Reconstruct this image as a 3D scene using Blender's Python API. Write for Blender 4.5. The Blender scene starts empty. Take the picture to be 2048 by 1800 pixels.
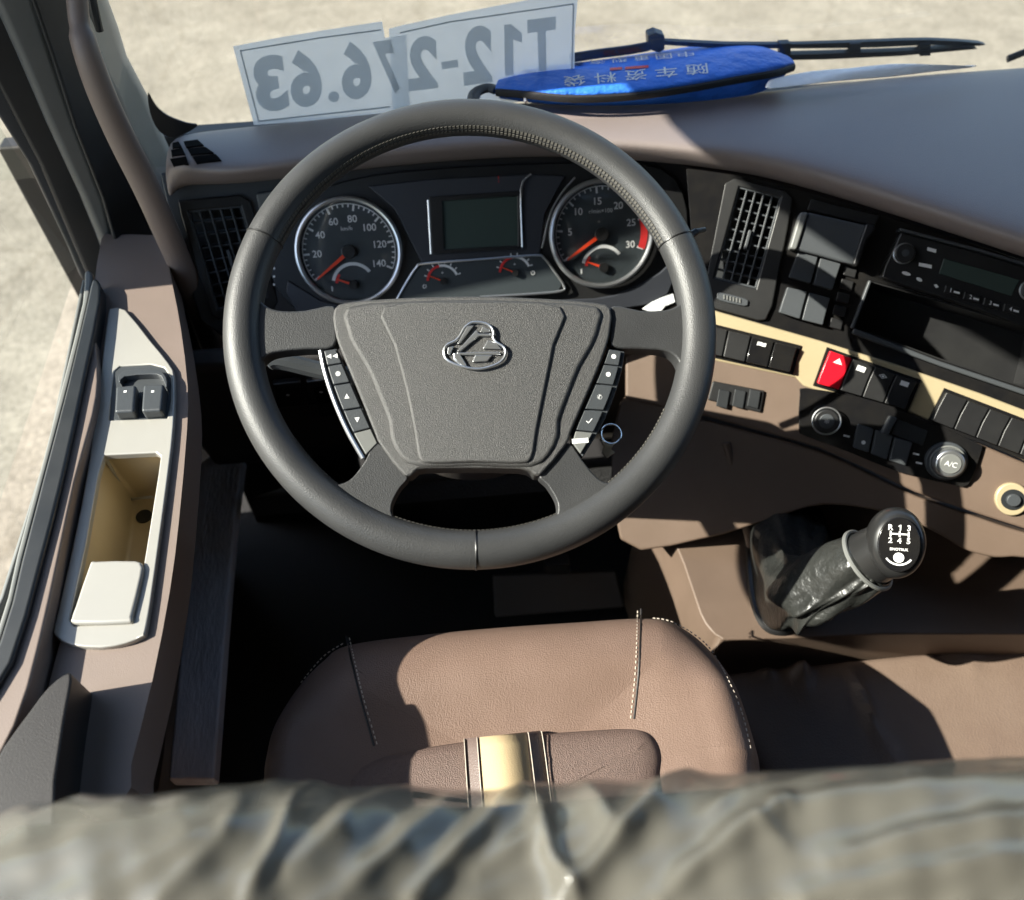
import bpy, bmesh, math, random
import numpy as np
from mathutils import Vector, Matrix
from mathutils.geometry import delaunay_2d_cdt
random.seed(7)
R = math.radians
S = bpy.context.scene
COL = S.collection

# ------------------------------------------------------------------ camera, sky, sun, exposure
F, PITCH, YAW = 1607.0, 51.0, 6.0            # focal length in photo pixels (2048 wide), angles in degrees
WHEEL = np.array([0.0, 0.0, 0.78])           # wheel centre, metres above the cab floor
_p, _y = R(PITCH), R(YAW)
FWD = np.array([math.sin(_y)*math.cos(_p), math.cos(_y)*math.cos(_p), -math.sin(_p)])
RGT = np.array([math.cos(_y), -math.sin(_y), 0.0])
UPV = np.cross(RGT, FWD)
def ray(px, py): return RGT*((px-1024)/F) + UPV*((900-py)/F) + FWD
CAM = WHEEL - ray(938, 672)*0.75
cam = bpy.data.cameras.new('camera'); cam_o = bpy.data.objects.new('camera', cam); COL.objects.link(cam_o)
cam.sensor_width = 36; cam.lens = 36*F/2048; cam.clip_start = 0.02; cam.clip_end = 500
m = Matrix(((RGT[0], UPV[0], -FWD[0], CAM[0]), (RGT[1], UPV[1], -FWD[1], CAM[1]), (RGT[2], UPV[2], -FWD[2], CAM[2]), (0, 0, 0, 1)))
cam_o.matrix_world = m
cam.dof.use_dof = True; cam.dof.focus_distance = 0.80; cam.dof.aperture_fstop = 4.2
S.camera = cam_o

SUN_EL, SUN_AZ = 34.5, 4.0                  # elevation; heading: light travels to +x, turned this much towards +y
world = bpy.data.worlds.new('World'); S.world = world; world.use_nodes = True
nt = world.node_tree; nt.nodes.clear()
sky = nt.nodes.new('ShaderNodeTexSky'); sky.sky_type = 'NISHITA'; sky.sun_disc = False
sky.sun_elevation = R(SUN_EL); sky.sun_rotation = R(270 - SUN_AZ); sky.dust_density = 1.0; sky.ozone_density = 1.3
bg = nt.nodes.new('ShaderNodeBackground'); bg.inputs['Strength'].default_value = 0.11
wo = nt.nodes.new('ShaderNodeOutputWorld'); nt.links.new(sky.outputs[0], bg.inputs[0]); nt.links.new(bg.outputs[0], wo.inputs[0])
sun = bpy.data.lights.new('sun', 'SUN'); sun.energy = 5.0; sun.angle = R(0.5); sun.color = (1.0, 0.93, 0.82)
sun_o = bpy.data.objects.new('sun', sun); COL.objects.link(sun_o)
_d = Vector((math.cos(R(SUN_EL))*math.cos(R(SUN_AZ)), math.cos(R(SUN_EL))*math.sin(R(SUN_AZ)), -math.sin(R(SUN_EL))))
sun_o.rotation_euler = _d.to_track_quat('-Z', 'Y').to_euler(); sun_o.location = (-6, -2, 6)
vs = S.view_settings; vs.view_transform = 'Standard'; vs.look = 'None'; vs.gamma = 1; vs.use_curve_mapping = False; vs.exposure = 1.7
S.cycles.max_bounces = 8; S.cycles.diffuse_bounces = 2; S.cycles.transparent_max_bounces = 16; S.cycles.use_denoising = True; S.cycles.caustics_refractive = False; S.cycles.caustics_reflective = False

# ------------------------------------------------------------------ geometry helpers
def at_d(px, py, d): return CAM + ray(px, py)*d
def at_z(px, py, z):
    r = ray(px, py); return CAM + r*((z-CAM[2])/r[2])
def at_x(px, py, x):
    r = ray(px, py); return CAM + r*((x-CAM[0])/r[0])
def at_r(px, py, rr):                         # at a horizontal distance from the camera
    r = ray(px, py); return CAM + r*(rr/math.hypot(r[0], r[1]))
def unit(v): v = np.asarray(v, float); return v/np.linalg.norm(v)
class Plane:
    def __init__(s, P0, h, v):
        s.P0 = np.asarray(P0, float); s.h = unit(h); v = np.asarray(v, float); s.v = unit(v - s.h*np.dot(v, s.h)); s.n = np.cross(s.h, s.v)
    def px(s, x, y, off=0.0):
        r = ray(x, y); P = s.P0 + s.n*off
        return CAM + r*(np.dot(P-CAM, s.n)/np.dot(r, s.n))
    def uv(s, u, v, off=0.0): return s.P0 + s.h*u + s.v*v + s.n*off
    def to_uv(s, x, y, off=0.0):
        q = s.px(x, y, off) - s.P0; return np.array([np.dot(q, s.h), np.dot(q, s.v)])

WT = {}                                       # world translation of each parent
def link(o, parent=None):
    COL.objects.link(o)
    if parent is not None:
        o.parent = parent; o.matrix_parent_inverse = Matrix.Translation(-Vector(WT.get(parent.name_full, (0, 0, 0))))
    return o
def tag(o, label=None, cat=None, group=None, kind=None):
    if label: o['label'] = label
    if cat: o['category'] = cat
    if group: o['group'] = group
    if kind: o['kind'] = kind
    return o
def thing(name, loc, label, cat, group=None):
    o = bpy.data.objects.new(name, None); o.empty_display_size = 0.02; COL.objects.link(o); o.location = loc
    WT[o.name_full] = tuple(loc)
    return tag(o, label, cat, group)
def mesh(name, V, Fc, mat, parent=None, bevel=0, seg=2, sub=0, smooth=True, sharp=32, solid=0):
    me = bpy.data.meshes.new(name); me.from_pydata([tuple(map(float, v)) for v in V], [], [tuple(f) for f in Fc])
    bm = bmesh.new(); bm.from_mesh(me); bmesh.ops.recalc_face_normals(bm, faces=bm.faces); bm.to_mesh(me); bm.free()
    if mat: me.materials.append(mat)
    if smooth:
        me.polygons.foreach_set('use_smooth', [True]*len(me.polygons))
        if not sub and not bevel: me.set_sharp_from_angle(angle=R(sharp))
    o = bpy.data.objects.new(name, me); link(o, parent)
    if solid:
        k = o.modifiers.new('solid', 'SOLIDIFY'); k.thickness = solid; k.offset = -1
    if bevel:
        k = o.modifiers.new('bevel', 'BEVEL'); k.width = bevel; k.segments = seg; k.limit_method = 'ANGLE'; k.angle_limit = R(sharp); k.harden_normals = True
    if sub:
        k = o.modifiers.new('sub', 'SUBSURF'); k.levels = sub; k.render_levels = sub
    return o
def smooth_loop(P, n=4, closed=True):
    P = [np.asarray(p, float) for p in P]; out = []; N = len(P)
    for i in range(N if closed else N-1):
        p0, p1, p2, p3 = (P[(i-1) % N], P[i], P[(i+1) % N], P[(i+2) % N]) if closed else (P[max(i-1, 0)], P[i], P[i+1], P[min(i+2, N-1)])
        for k in range(n):
            t = k/n
            out.append(0.5*((2*p1) + (-p0+p2)*t + (2*p0-5*p1+4*p2-p3)*t*t + (-p0+3*p1-3*p2+p3)*t**3))
    if not closed: out.append(P[-1])
    return out
def prism(name, loop, offset, mat, parent=None, **kw):
    n = len(loop); V = [np.asarray(p) for p in loop] + [np.asarray(p)+np.asarray(offset) for p in loop]
    Fc = [list(range(n)), list(range(2*n-1, n-1, -1))] + [[i, (i+1) % n, n+(i+1) % n, n+i] for i in range(n)]
    return mesh(name, V, Fc, mat, parent, **kw)
def plate(name, pl, poly, o0, o1, mat, parent=None, holes=(), sm=0, **kw):
    """slab on a plane between offsets o0 (back) and o1 (front); its outline is seen at the front face"""
    if sm: poly = smooth_loop(poly, sm)
    uv = [pl.to_uv(x, y, o1) for x, y in poly]
    hu = [[pl.to_uv(x, y, o1) for x, y in h] for h in holes]
    return plate_uv(name, pl, uv, o0, o1, mat, parent, hu, **kw)
def inside(p, poly):
    c = False; n = len(poly)
    for i in range(n):
        a, b = poly[i], poly[(i+1) % n]
        if (a[1] > p[1]) != (b[1] > p[1]) and p[0] < (b[0]-a[0])*(p[1]-a[1])/(b[1]-a[1]) + a[0]: c = not c
    return c
def plate_uv(name, pl, uv, o0, o1, mat, parent=None, holes=(), **kw):
    if not holes:
        return prism(name, [pl.uv(u, v, o1) for u, v in uv], pl.n*(o0-o1), mat, parent, **kw)
    pts = []; edges = []; loops = [uv] + list(holes)
    for L in loops:
        b = len(pts); pts += [Vector((float(u), float(v))) for u, v in L]; edges += [(b+i, b+(i+1) % len(L)) for i in range(len(L))]
    vo, eo, fo, ov, oe, of = delaunay_2d_cdt(pts, edges, [], 1, 1e-6)
    keep = []
    for f in fo:
        c = sum((vo[i] for i in f), Vector((0, 0)))/len(f)
        if inside(c, uv) and not any(inside(c, h) for h in holes): keep.append(list(f))
    n = len(vo); V = [pl.uv(p[0], p[1], o1) for p in vo] + [pl.uv(p[0], p[1], o0) for p in vo]
    Fc = [list(f) for f in keep] + [[n+i for i in reversed(f)] for f in keep]
    cnt = {}
    for f in keep:
        for i in range(len(f)):
            a, b = f[i], f[(i+1) % len(f)]; cnt.setdefault(frozenset((a, b)), []).append((a, b))
    for k, l in cnt.items():
        if len(l) == 1: a, b = l[0]; Fc.append([b, a, n+a, n+b])
    return mesh(name, V, Fc, mat, parent, **kw)
def tube(name, pts, rad, mat, parent=None, sides=10, closed=False, flat=None, ref=(0, 0, 1), **kw):
    pts = [np.asarray(p, float) for p in pts]; N = len(pts); V = []; Fc = []
    rads = rad if hasattr(rad, '__len__') else [rad]*N
    for i, p in enumerate(pts):
        t = unit(pts[(i+1) % N]-pts[i-1]) if closed else unit(pts[min(i+1, N-1)]-pts[max(i-1, 0)])
        a = np.asarray(ref, float); a = a - t*np.dot(a, t)
        if np.linalg.norm(a) < 1e-4: a = np.array([1., 0, 0]) - t*t[0]
        a = unit(a); b = np.cross(t, a); fl = flat if flat else 1.0
        for k in range(sides):
            w = 2*math.pi*k/sides; V.append(p + rads[i]*(a*math.cos(w)*fl + b*math.sin(w)))
    for i in range(N if closed else N-1):
        j = (i+1) % N
        for k in range(sides):
            l = (k+1) % sides; Fc.append([i*sides+k, i*sides+l, j*sides+l, j*sides+k])
    if not closed:
        Fc.append(list(range(sides))[::-1]); Fc.append([(N-1)*sides+k for k in range(sides)])
    return mesh(name, V, Fc, mat, parent, **kw)
def ring(name, pl, c, r, tr, mat, parent=None, off=0, n=64, flat=None, sides=10, sq=1.0):
    return tube(name, [pl.uv(c[0]+r*math.cos(2*math.pi*i/n), c[1]+sq*r*math.sin(2*math.pi*i/n), off) for i in range(n)], tr, mat, parent, sides=sides, closed=True, ref=pl.n, flat=flat)
def disc(name, pl, c, r, o0, o1, mat, parent=None, n=48, r1=None, **kw):
    r1 = r1 or r
    A = [pl.uv(c[0]+r1*math.cos(2*math.pi*i/n), c[1]+r1*math.sin(2*math.pi*i/n), o1) for i in range(n)]
    B = [pl.uv(c[0]+r*math.cos(2*math.pi*i/n), c[1]+r*math.sin(2*math.pi*i/n), o0) for i in range(n)]
    return mesh(name, A+B, [list(range(n)), list(range(2*n-1, n-1, -1))] + [[i, (i+1) % n, n+(i+1) % n, n+i] for i in range(n)], mat, parent, **kw)
def arc_strip(name, pl, c, r0, r1, a0, a1, off, mat, parent=None, n=24, th=0.0008):
    A = [R(a0+(a1-a0)*i/n) for i in range(n+1)]
    lp = [(c[0]+r1*math.cos(a), c[1]+r1*math.sin(a)) for a in A] + [(c[0]+r0*math.cos(a), c[1]+r0*math.sin(a)) for a in reversed(A)]
    return plate_uv(name, pl, lp, off-th, off, mat, parent)
def boxes(name, pl, quads, o0, o1, mat, parent=None, **kw):       # several small uv quads joined (tick marks of one dial)
    V = []; Fc = []
    for q in quads:
        b = len(V); V += [pl.uv(u, v, o1) for u, v in q] + [pl.uv(u, v, o0) for u, v in q]
        Fc += [[b, b+1, b+2, b+3], [b+7, b+6, b+5, b+4]] + [[b+i, b+(i+1) % 4, b+4+(i+1) % 4, b+4+i] for i in range(4)]
    return mesh(name, V, Fc, mat, parent, **kw)
def lerp(a, b, t): return np.asarray(a, float)*(1-t) + np.asarray(b, float)*t
def bil(q, s, t):                              # q = TL TR BR BL
    return lerp(lerp(q[0], q[1], s), lerp(q[3], q[2], s), t)
_txt = {}
def glyph_mesh(txt, bold=0.0):
    if txt == '1': return (np.array([(.5, 0), (.95, 0), (.95, 1), (.6, 1), (.05, .80), (.05, .62), (.5, .70)]), [[0, 1, 2, 3, 6], [3, 4, 5, 6]], np.array([.35, .72]))
    k = (txt, bold)
    if k not in _txt:
        cu = bpy.data.curves.new('t', 'FONT'); cu.body = txt; cu.offset = bold; cu.resolution_u = 4
        o = bpy.data.objects.new('t', cu); COL.objects.link(o); bpy.context.view_layer.update()
        me = bpy.data.meshes.new_from_object(o.evaluated_get(bpy.context.evaluated_depsgraph_get()))
        V = np.array([v.co[:2] for v in me.vertices]) if len(me.vertices) else np.zeros((1, 2)); Fc = [list(p.vertices) for p in me.polygons]
        bpy.data.objects.remove(o); bpy.data.curves.remove(cu); bpy.data.meshes.remove(me)
        mn, mx = V.min(0), V.max(0); _txt[k] = ((V-mn)/np.maximum(mx-mn, 1e-6), Fc, (mx-mn))
    return _txt[k]
def print_quad(name, txt, pl, BL, BR, TL, off, mat, parent, bold=0.0, mirror=False, spin=False, uvin=False):
    """flat print filling the parallelogram given by three corners"""
    V, Fc, sz = glyph_mesh(txt, bold)
    b, r, t = [np.asarray(q, float) if uvin else pl.to_uv(q[0], q[1], off) for q in (BL, BR, TL)]
    P = []
    for x, y in V:
        if mirror: x = 1-x
        if spin: x, y = 1-x, 1-y
        q = b + (r-b)*x + (t-b)*y; P.append(pl.uv(q[0], q[1], off))
    return mesh(name, P, Fc, mat, parent, smooth=False)
def print_at(name, txt, pl, c, h, off, mat, parent, bold=0.0, ang=0.0, xs=1.0):
    V, Fc, sz = glyph_mesh(txt, bold); w = h*sz[0]/max(sz[1], 1e-3)*xs; ca, sa = math.cos(R(ang)), math.sin(R(ang))
    e = np.array([ca, sa]); f = np.array([-sa, ca]); b = np.asarray(c, float) - e*w/2 - f*h/2
    return print_quad(name, txt, pl, b, b+e*w, b+f*h, off, mat, parent, bold, uvin=True)

# ------------------------------------------------------------------ materials
def mat(name, col, rough=0.5, metal=0.0, spec=0.5, bump=None, vary=None, coat=0.0, sheen=0.0, stretch=None, trans=0.0):
    M = bpy.data.materials.new(name); M.use_nodes = True; N = M.node_tree.nodes; L = M.node_tree.links; b = N['Principled BSDF']
    b.inputs['Base Color'].default_value = (*col, 1); b.inputs['Roughness'].default_value = rough; b.inputs['Metallic'].default_value = metal
    b.inputs['Specular IOR Level'].default_value = spec; b.inputs['Coat Weight'].default_value = coat; b.inputs['Coat Roughness'].default_value = 0.15
    b.inputs['Sheen Weight'].default_value = sheen
    tc = N.new('ShaderNodeTexCoord'); src = tc.outputs['Object']
    if stretch:
        mp = N.new('ShaderNodeMapping'); mp.inputs['Scale'].default_value = stretch; L.new(src, mp.inputs[0]); src = mp.outputs[0]
    if bump:                                   # (kind, scale, strength, distance)
        kind, sc, st, di = bump
        if kind == 'voronoi': t = N.new('ShaderNodeTexVoronoi'); out = t.outputs['Distance']
        else: t = N.new('ShaderNodeTexNoise'); t.inputs['Detail'].default_value = 3; out = t.outputs['Fac']
        t.inputs['Scale'].default_value = sc; L.new(src, t.inputs['Vector'])
        bp = N.new('ShaderNodeBump'); bp.inputs['Strength'].default_value = st; bp.inputs['Distance'].default_value = di
        L.new(out, bp.inputs['Height']); L.new(bp.outputs[0], b.inputs['Normal'])
    if vary:                                   # (scale, other colour, roughness spread)
        sc, c2, rs = vary
        t = N.new('ShaderNodeTexNoise'); t.inputs['Scale'].default_value = sc; t.inputs['Detail'].default_value = 6; t.inputs['Roughness'].default_value = 0.65; L.new(src, t.inputs['Vector'])
        cr = N.new('ShaderNodeValToRGB'); cr.color_ramp.elements[0].position = 0.35; cr.color_ramp.elements[1].position = 0.68
        cr.color_ramp.elements[0].color = (*col, 1); cr.color_ramp.elements[1].color = (*c2, 1); L.new(t.outputs['Fac'], cr.inputs[0]); L.new(cr.outputs[0], b.inputs['Base Color'])
        mr = N.new('ShaderNodeMapRange'); mr.inputs['To Min'].default_value = max(rough-rs, 0.02); mr.inputs['To Max'].default_value = min(rough+rs, 1)
        L.new(t.outputs['Fac'], mr.inputs['Value']); L.new(mr.outputs[0], b.inputs['Roughness'])
    return M
def glass_mat(name, tint, refl_rough=0.02, ior=1.45, dirt=0.0):
    M = bpy.data.materials.new(name); M.use_nodes = True; N = M.node_tree.nodes; L = M.node_tree.links; N.clear()
    o = N.new('ShaderNodeOutputMaterial'); mx = N.new('ShaderNodeMixShader'); tr = N.new('ShaderNodeBsdfTransparent'); gl = N.new('ShaderNodeBsdfGlossy'); lw = N.new('ShaderNodeLayerWeight'); lw.inputs['Blend'].default_value = .5; pw = N.new('ShaderNodeMath'); pw.operation = 'POWER'; pw.inputs[1].default_value = 5.0; fr = N.new('ShaderNodeMapRange'); fr.inputs['To Min'].default_value = ((ior-1)/(ior+1))**2*1.8; fr.inputs['To Max'].default_value = 1.0; L.new(lw.outputs['Facing'], pw.inputs[0]); L.new(pw.outputs[0], fr.inputs['Value'])
    tr.inputs[0].default_value = (*tint, 1); gl.inputs['Roughness'].default_value = refl_rough
    L.new(fr.outputs[0], mx.inputs[0]); L.new(tr.outputs[0], mx.inputs[1]); L.new(gl.outputs[0], mx.inputs[2]); out = mx.outputs[0]
    if dirt:
        df = N.new('ShaderNodeBsdfDiffuse'); df.inputs[0].default_value = (.8, .78, .7, 1); m2 = N.new('ShaderNodeMixShader'); m2.inputs[0].default_value = dirt
        L.new(out, m2.inputs[1]); L.new(df.outputs[0], m2.inputs[2]); out = m2.outputs[0]
    L.new(out, o.inputs[0]); return M
GRAIN = ('noise', 900, 0.35, 0.0006)
M = dict(
    pad=mat('dash_brown_soft', (.205, .168, .158), .48, spec=1.0, bump=('noise', 800, .45, .0009), vary=(3, (.225, .186, .175), .06)),
    brown=mat('brown_plastic', (.12, .084, .062), .5, bump=('noise', 1200, .4, .0006), vary=(9, (.14, .098, .073), .09)),
    door=mat('door_brown_plastic', (.19, .147, .125), .48, bump=('noise', 1000, .3, .0006), vary=(4, (.21, .162, .138), .06)),
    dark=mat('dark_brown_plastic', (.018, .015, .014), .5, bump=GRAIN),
    black=mat('black_plastic', (.012, .012, .013), .38, bump=('noise', 1000, .2, .0004), vary=(12, (.018, .018, .018), .08)),
    gloss=mat('gloss_black_plastic', (.008, .008, .009), .12, vary=(30, (.014, .013, .012), .06)),
    grey=mat('grey_plastic', (.05, .055, .06), .42, bump=GRAIN),
    seal=mat('rubber_seal', (.012, .014, .016), .45, vary=(9, (.02, .022, .024), .1)),
    frame=mat('grey_door_frame', (.13, .135, .13), .45, vary=(6, (.17, .17, .16), .08)),
    pillar=mat('pale_pillar_trim', (.42, .39, .34), .55, bump=('noise', 700, .2, .0005), vary=(5, (.48, .45, .40), .05)),
    cream=mat('champagne_trim', (.40, .385, .35), .34, metal=.25, vary=(7, (.43, .415, .375), .06)),
    creamstrip=mat('champagne_strip', (.40, .33, .20), .33, metal=.15, vary=(7, (.44, .36, .225), .05)),
    gold=mat('beige_cup_liner', (.52, .42, .26), .45, vary=(15, (.56, .46, .29), .1)),
    wheel=mat('wheel_leather', (.034, .0345, .0355), .44, bump=('voronoi', 850, .25, .0008), vary=(8, (.044, .0445, .0455), .09)),
    hub=mat('hub_grained_plastic', (.038, .038, .038), .42, bump=('noise', 1300, .8, .0009), vary=(900, (.080, .077, .074), .1)),
    cluster=mat('cluster_dark_plastic', (.034, .037, .045), .4, bump=GRAIN),
    chrome=mat('chrome', (.8, .8, .8), .12, metal=1.0),
    satin=mat('satin_silver', (.62, .63, .64), .3, metal=.9),
    leather=mat('brown_seat_leather', (.165, .108, .083), .47, bump=('voronoi', 700, .35, .0010), vary=(7, (.20, .133, .104), .10)),
    insert=mat('perforated_seat_insert', (.125, .084, .07), .6, bump=('voronoi', 1000, .7, .0009), vary=(300, (.165, .11, .092), .08)),
    stripe=mat('cream_seat_stripe', (.44, .335, .195), .75, bump=('voronoi', 900, .3, .0006)),
    strip2=mat('taupe_seat_band', (.13, .095, .085), .5, bump=('voronoi', 700, .4, .0008)),
    thread=mat('pale_thread', (.55, .48, .40), .7),
    matleather=mat('dark_mat_leather', (.165, .115, .088), .42, bump=('voronoi', 500, .3, .001), vary=(7, (.195, .14, .107), .1)),
    boot=mat('boot_leather', (.016, .017, .016), .36, bump=('noise', 55, .45, .008), vary=(20, (.026, .027, .025), .1)),
    knob=mat('knob_plastic', (.018, .018, .018), .28),
    white=mat('white_print', (.75, .75, .74), .5), red=mat('red_print', (.62, .03, .03), .5), orange=mat('needle_red', (.85, .07, .02), .4),
    redsw=mat('red_switch_plastic', (.55, .008, .02), .25),
    dial=mat('dial_face', (.038, .047, .052), .5), screen=mat('lcd_screen', (.045, .065, .058), .22),
    blue=mat('blue_nylon', (.022, .15, .66), .55, bump=('noise', 45, .55, .012), vary=(10, (.03, .18, .74), .1)),
    zip=mat('black_zip_tape', (.01, .01, .012), .6, bump=('noise', 1500, .5, .001)),
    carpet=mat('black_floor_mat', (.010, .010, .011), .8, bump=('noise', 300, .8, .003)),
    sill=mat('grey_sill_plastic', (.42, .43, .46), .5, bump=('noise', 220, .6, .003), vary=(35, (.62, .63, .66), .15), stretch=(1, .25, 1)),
    headliner=mat('pale_headliner', (.07, .07, .07), .8, bump=('noise', 800, .4, .001)),
    wiper=mat('wiper_black', (.03, .035, .04), .45),
    key=mat('key_steel', (.7, .7, .68), .25, metal=1.0),
    column=mat('column_grey_plastic', (.075, .066, .06), .5, bump=GRAIN),
    void=mat('vent_black', (.003, .003, .003), .9, spec=.1),
    glass=glass_mat('windscreen_glass', (.93, .96, .94), dirt=.028), doorglass=glass_mat('door_glass', (.90, .94, .93), dirt=.03),
    lens=glass_mat('gauge_lens', (.97, .97, .97), .03, 1.3),
)
def paper_mat(name, col, ink=False):
    m_ = bpy.data.materials.new(name); m_.use_nodes = True; N = m_.node_tree.nodes; L = m_.node_tree.links; N.clear()
    o = N.new('ShaderNodeOutputMaterial'); mx = N.new('ShaderNodeMixShader'); d = N.new('ShaderNodeBsdfDiffuse'); t = N.new('ShaderNodeBsdfTranslucent')
    n = N.new('ShaderNodeTexNoise'); n.inputs['Scale'].default_value = 25; n.inputs['Detail'].default_value = 5; tc = N.new('ShaderNodeTexCoord'); L.new(tc.outputs['Object'], n.inputs['Vector'])
    cr = N.new('ShaderNodeValToRGB'); cr.color_ramp.elements[0].color = (*[c*.9 for c in col], 1); cr.color_ramp.elements[1].color = (*col, 1); L.new(n.outputs['Fac'], cr.inputs[0])
    L.new(cr.outputs[0], d.inputs[0]); L.new(cr.outputs[0], t.inputs[0]); mx.inputs[0].default_value = .55
    L.new(d.outputs[0], mx.inputs[1]); L.new(t.outputs[0], mx.inputs[2])
    tp = N.new('ShaderNodeBsdfTransparent'); tp.inputs[0].default_value = (.95, .98, 1, 1); m2 = N.new('ShaderNodeMixShader'); m2.inputs[0].default_value = .12 if ink else .38
    L.new(mx.outputs[0], m2.inputs[1]); L.new(tp.outputs[0], m2.inputs[2]); L.new(m2.outputs[0], o.inputs[0]); return m_
M['paper'] = paper_mat('thin_white_paper', (.96, .97, .98)); M['ink'] = paper_mat('grey_ink_through_paper', (.56, .60, .63), True); M['paper2'] = mat('white_sheet', (.93, .95, .97), .6, bump=('noise', 60, .6, .004))
def film_mat():
    m_ = bpy.data.materials.new('cloudy_plastic_film'); m_.use_nodes = True; N = m_.node_tree.nodes; L = m_.node_tree.links; b = N['Principled BSDF']
    b.inputs['Base Color'].default_value = (.20, .19, .162, 1); b.inputs['Roughness'].default_value = .25; b.inputs['Specular IOR Level'].default_value = .8
    b.inputs['Coat Weight'].default_value = .5; b.inputs['Coat Roughness'].default_value = .10
    tr = N.new('ShaderNodeBsdfTransparent'); mx = N.new('ShaderNodeMixShader'); mx.inputs[0].default_value = .58; o = N['Material Output']
    L.new(tr.outputs[0], mx.inputs[1]); L.new(b.outputs[0], mx.inputs[2]); L.new(mx.outputs[0], o.inputs[0]); return m_
M['film'] = film_mat()
def ground_mat():
    m_ = bpy.data.materials.new('sandy_concrete'); m_.use_nodes = True; N = m_.node_tree.nodes; L = m_.node_tree.links; b = N['Principled BSDF']; b.inputs['Roughness'].default_value = .9; b.inputs['Specular IOR Level'].default_value = .2
    tc = N.new('ShaderNodeTexCoord'); src = tc.outputs['Object']
    def noise(s, d=6, r=.6):
        n = N.new('ShaderNodeTexNoise'); n.inputs['Scale'].default_value = s; n.inputs['Detail'].default_value = d; n.inputs['Roughness'].default_value = r; L.new(src, n.inputs['Vector']); return n.outputs['Fac']
    def ramp(f, a, ca, bb, cb):
        c = N.new('ShaderNodeValToRGB'); c.color_ramp.elements[0].position = a; c.color_ramp.elements[1].position = bb; c.color_ramp.elements[0].color = (*ca, 1); c.color_ramp.elements[1].color = (*cb, 1); L.new(f, c.inputs[0]); return c.outputs[0]
    def mix(kind, a, c, f):
        x = N.new('ShaderNodeMix'); x.data_type = 'RGBA'; x.blend_type = kind; x.inputs[0].default_value = f; L.new(a, x.inputs[6]); L.new(c, x.inputs[7]); return x.outputs[2]
    c1 = ramp(noise(.7), .3, (.225, .203, .163), .7, (.29, .266, .218))
    c2 = ramp(noise(4.5), .35, (.86, .85, .83), .65, (1.08, 1.07, 1.05))
    c3 = ramp(noise(38, 6, .8), .38, (.62, .61, .58), .62, (1.18, 1.16, 1.14))
    v = N.new('ShaderNodeTexVoronoi'); v.inputs['Scale'].default_value = 26; L.new(src, v.inputs['Vector']); c4 = ramp(v.outputs['Distance'], .10, (1.25, 1.22, 1.15), .2, (1, 1, 1))
    c = mix('MULTIPLY', c1, c2, 1); c = mix('MULTIPLY', c, c3, .9); c = mix('MULTIPLY', c, c4, .5)
    nd = N.new('ShaderNodeTexNoise'); nd.inputs['Scale'].default_value = 1.6; nd.inputs['Detail'].default_value = 5; L.new(src, nd.inputs['Vector']); ad = N.new('ShaderNodeMix'); ad.data_type = 'RGBA'; ad.blend_type = 'ADD'; ad.inputs[0].default_value = .5; L.new(src, ad.inputs[6]); L.new(nd.outputs['Color'], ad.inputs[7])
    ve = N.new('ShaderNodeTexVoronoi'); ve.feature = 'DISTANCE_TO_EDGE'; ve.inputs['Scale'].default_value = .38; L.new(ad.outputs[2], ve.inputs['Vector']); c5 = ramp(ve.outputs['Distance'], .0, (.66, .63, .58), .010, (1, 1, 1)); c = mix('MULTIPLY', c, c5, .4); L.new(c, b.inputs['Base Color'])
    bp = N.new('ShaderNodeBump'); bp.inputs['Strength'].default_value = .6; bp.inputs['Distance'].default_value = .01; L.new(noise(55), bp.inputs['Height']); L.new(bp.outputs[0], b.inputs['Normal']); return m_
M['ground'] = ground_mat()

# ------------------------------------------------------------------ planes of the cab
TILT = R(28)
WP = Plane(WHEEL + np.array([.0052, .0115, .0065]), (1, 0, 0), (0, math.cos(TILT), math.sin(TILT)))                       # steering wheel
CL_EL = R(33)
CP = Plane(at_z(950, 340, .722), (1, 0, 0), (0, math.sin(CL_EL), math.cos(CL_EL)))      # instrument cluster
_ps, _e = R(25), R(40)
FP = Plane(at_d(1500, 480, 1.0), (math.cos(_ps), -math.sin(_ps), 0), (math.sin(_e)*math.sin(_ps), math.sin(_e)*math.cos(_ps), math.cos(_e)))   # centre stack
LP = Plane(at_z(440, 395, .715), (math.cos(R(12)), math.sin(R(12)), 0), (-.1, .45, .89))  # left vent panel
WS = Plane((0, .457, .76), (1, .058, 0), (0, -.09, .996))                              # windscreen (normal points into the cab)
Z = lambda z: Plane((0, 0, z), (1, 0, 0), (0, 1, 0))

# ------------------------------------------------------------------ setting: ground, cab shell
g = mesh('ground', [(-80, -80, -1.3), (80, -80, -1.3), (80, 80, -1.3), (-80, 80, -1.3)], [(0, 1, 2, 3)], M['ground'], smooth=False); tag(g, kind='structure')
f = prism('cab_floor', [(-.62, -1.3, 0), (1.75, -1.3, 0), (1.75, .5, 0), (-.62, .5, 0)], (0, 0, -.04), M['carpet']); tag(f, kind='structure')
def wall(name, loop, off, m_='headliner'): return tag(prism(name, loop, off, M[m_], bevel=.004), kind='structure')
wall('roof', [(-.66, -1.3, 1.72), (1.78, -1.3, 1.72), (1.78, .42, 1.72), (-.66, .42, 1.72)], (0, 0, .05))
wall('rear_wall', [(-.66, -1.3, -.04), (1.78, -1.3, -.04), (1.78, -1.3, 1.72), (-.66, -1.3, 1.72)], (0, -.04, 0))
wall('roof_header', [(-.66, .30, 1.56), (1.78, .34, 1.56), (1.78, .34, 1.719), (-.66, .30, 1.719)], (0, .06, 0))
wall('front_wall', [(-.60, .50, -.04), (1.78, .56, -.04), (1.78, .56, .715), (-.60, .50, .715)], (0, .03, 0), 'dark')
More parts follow.
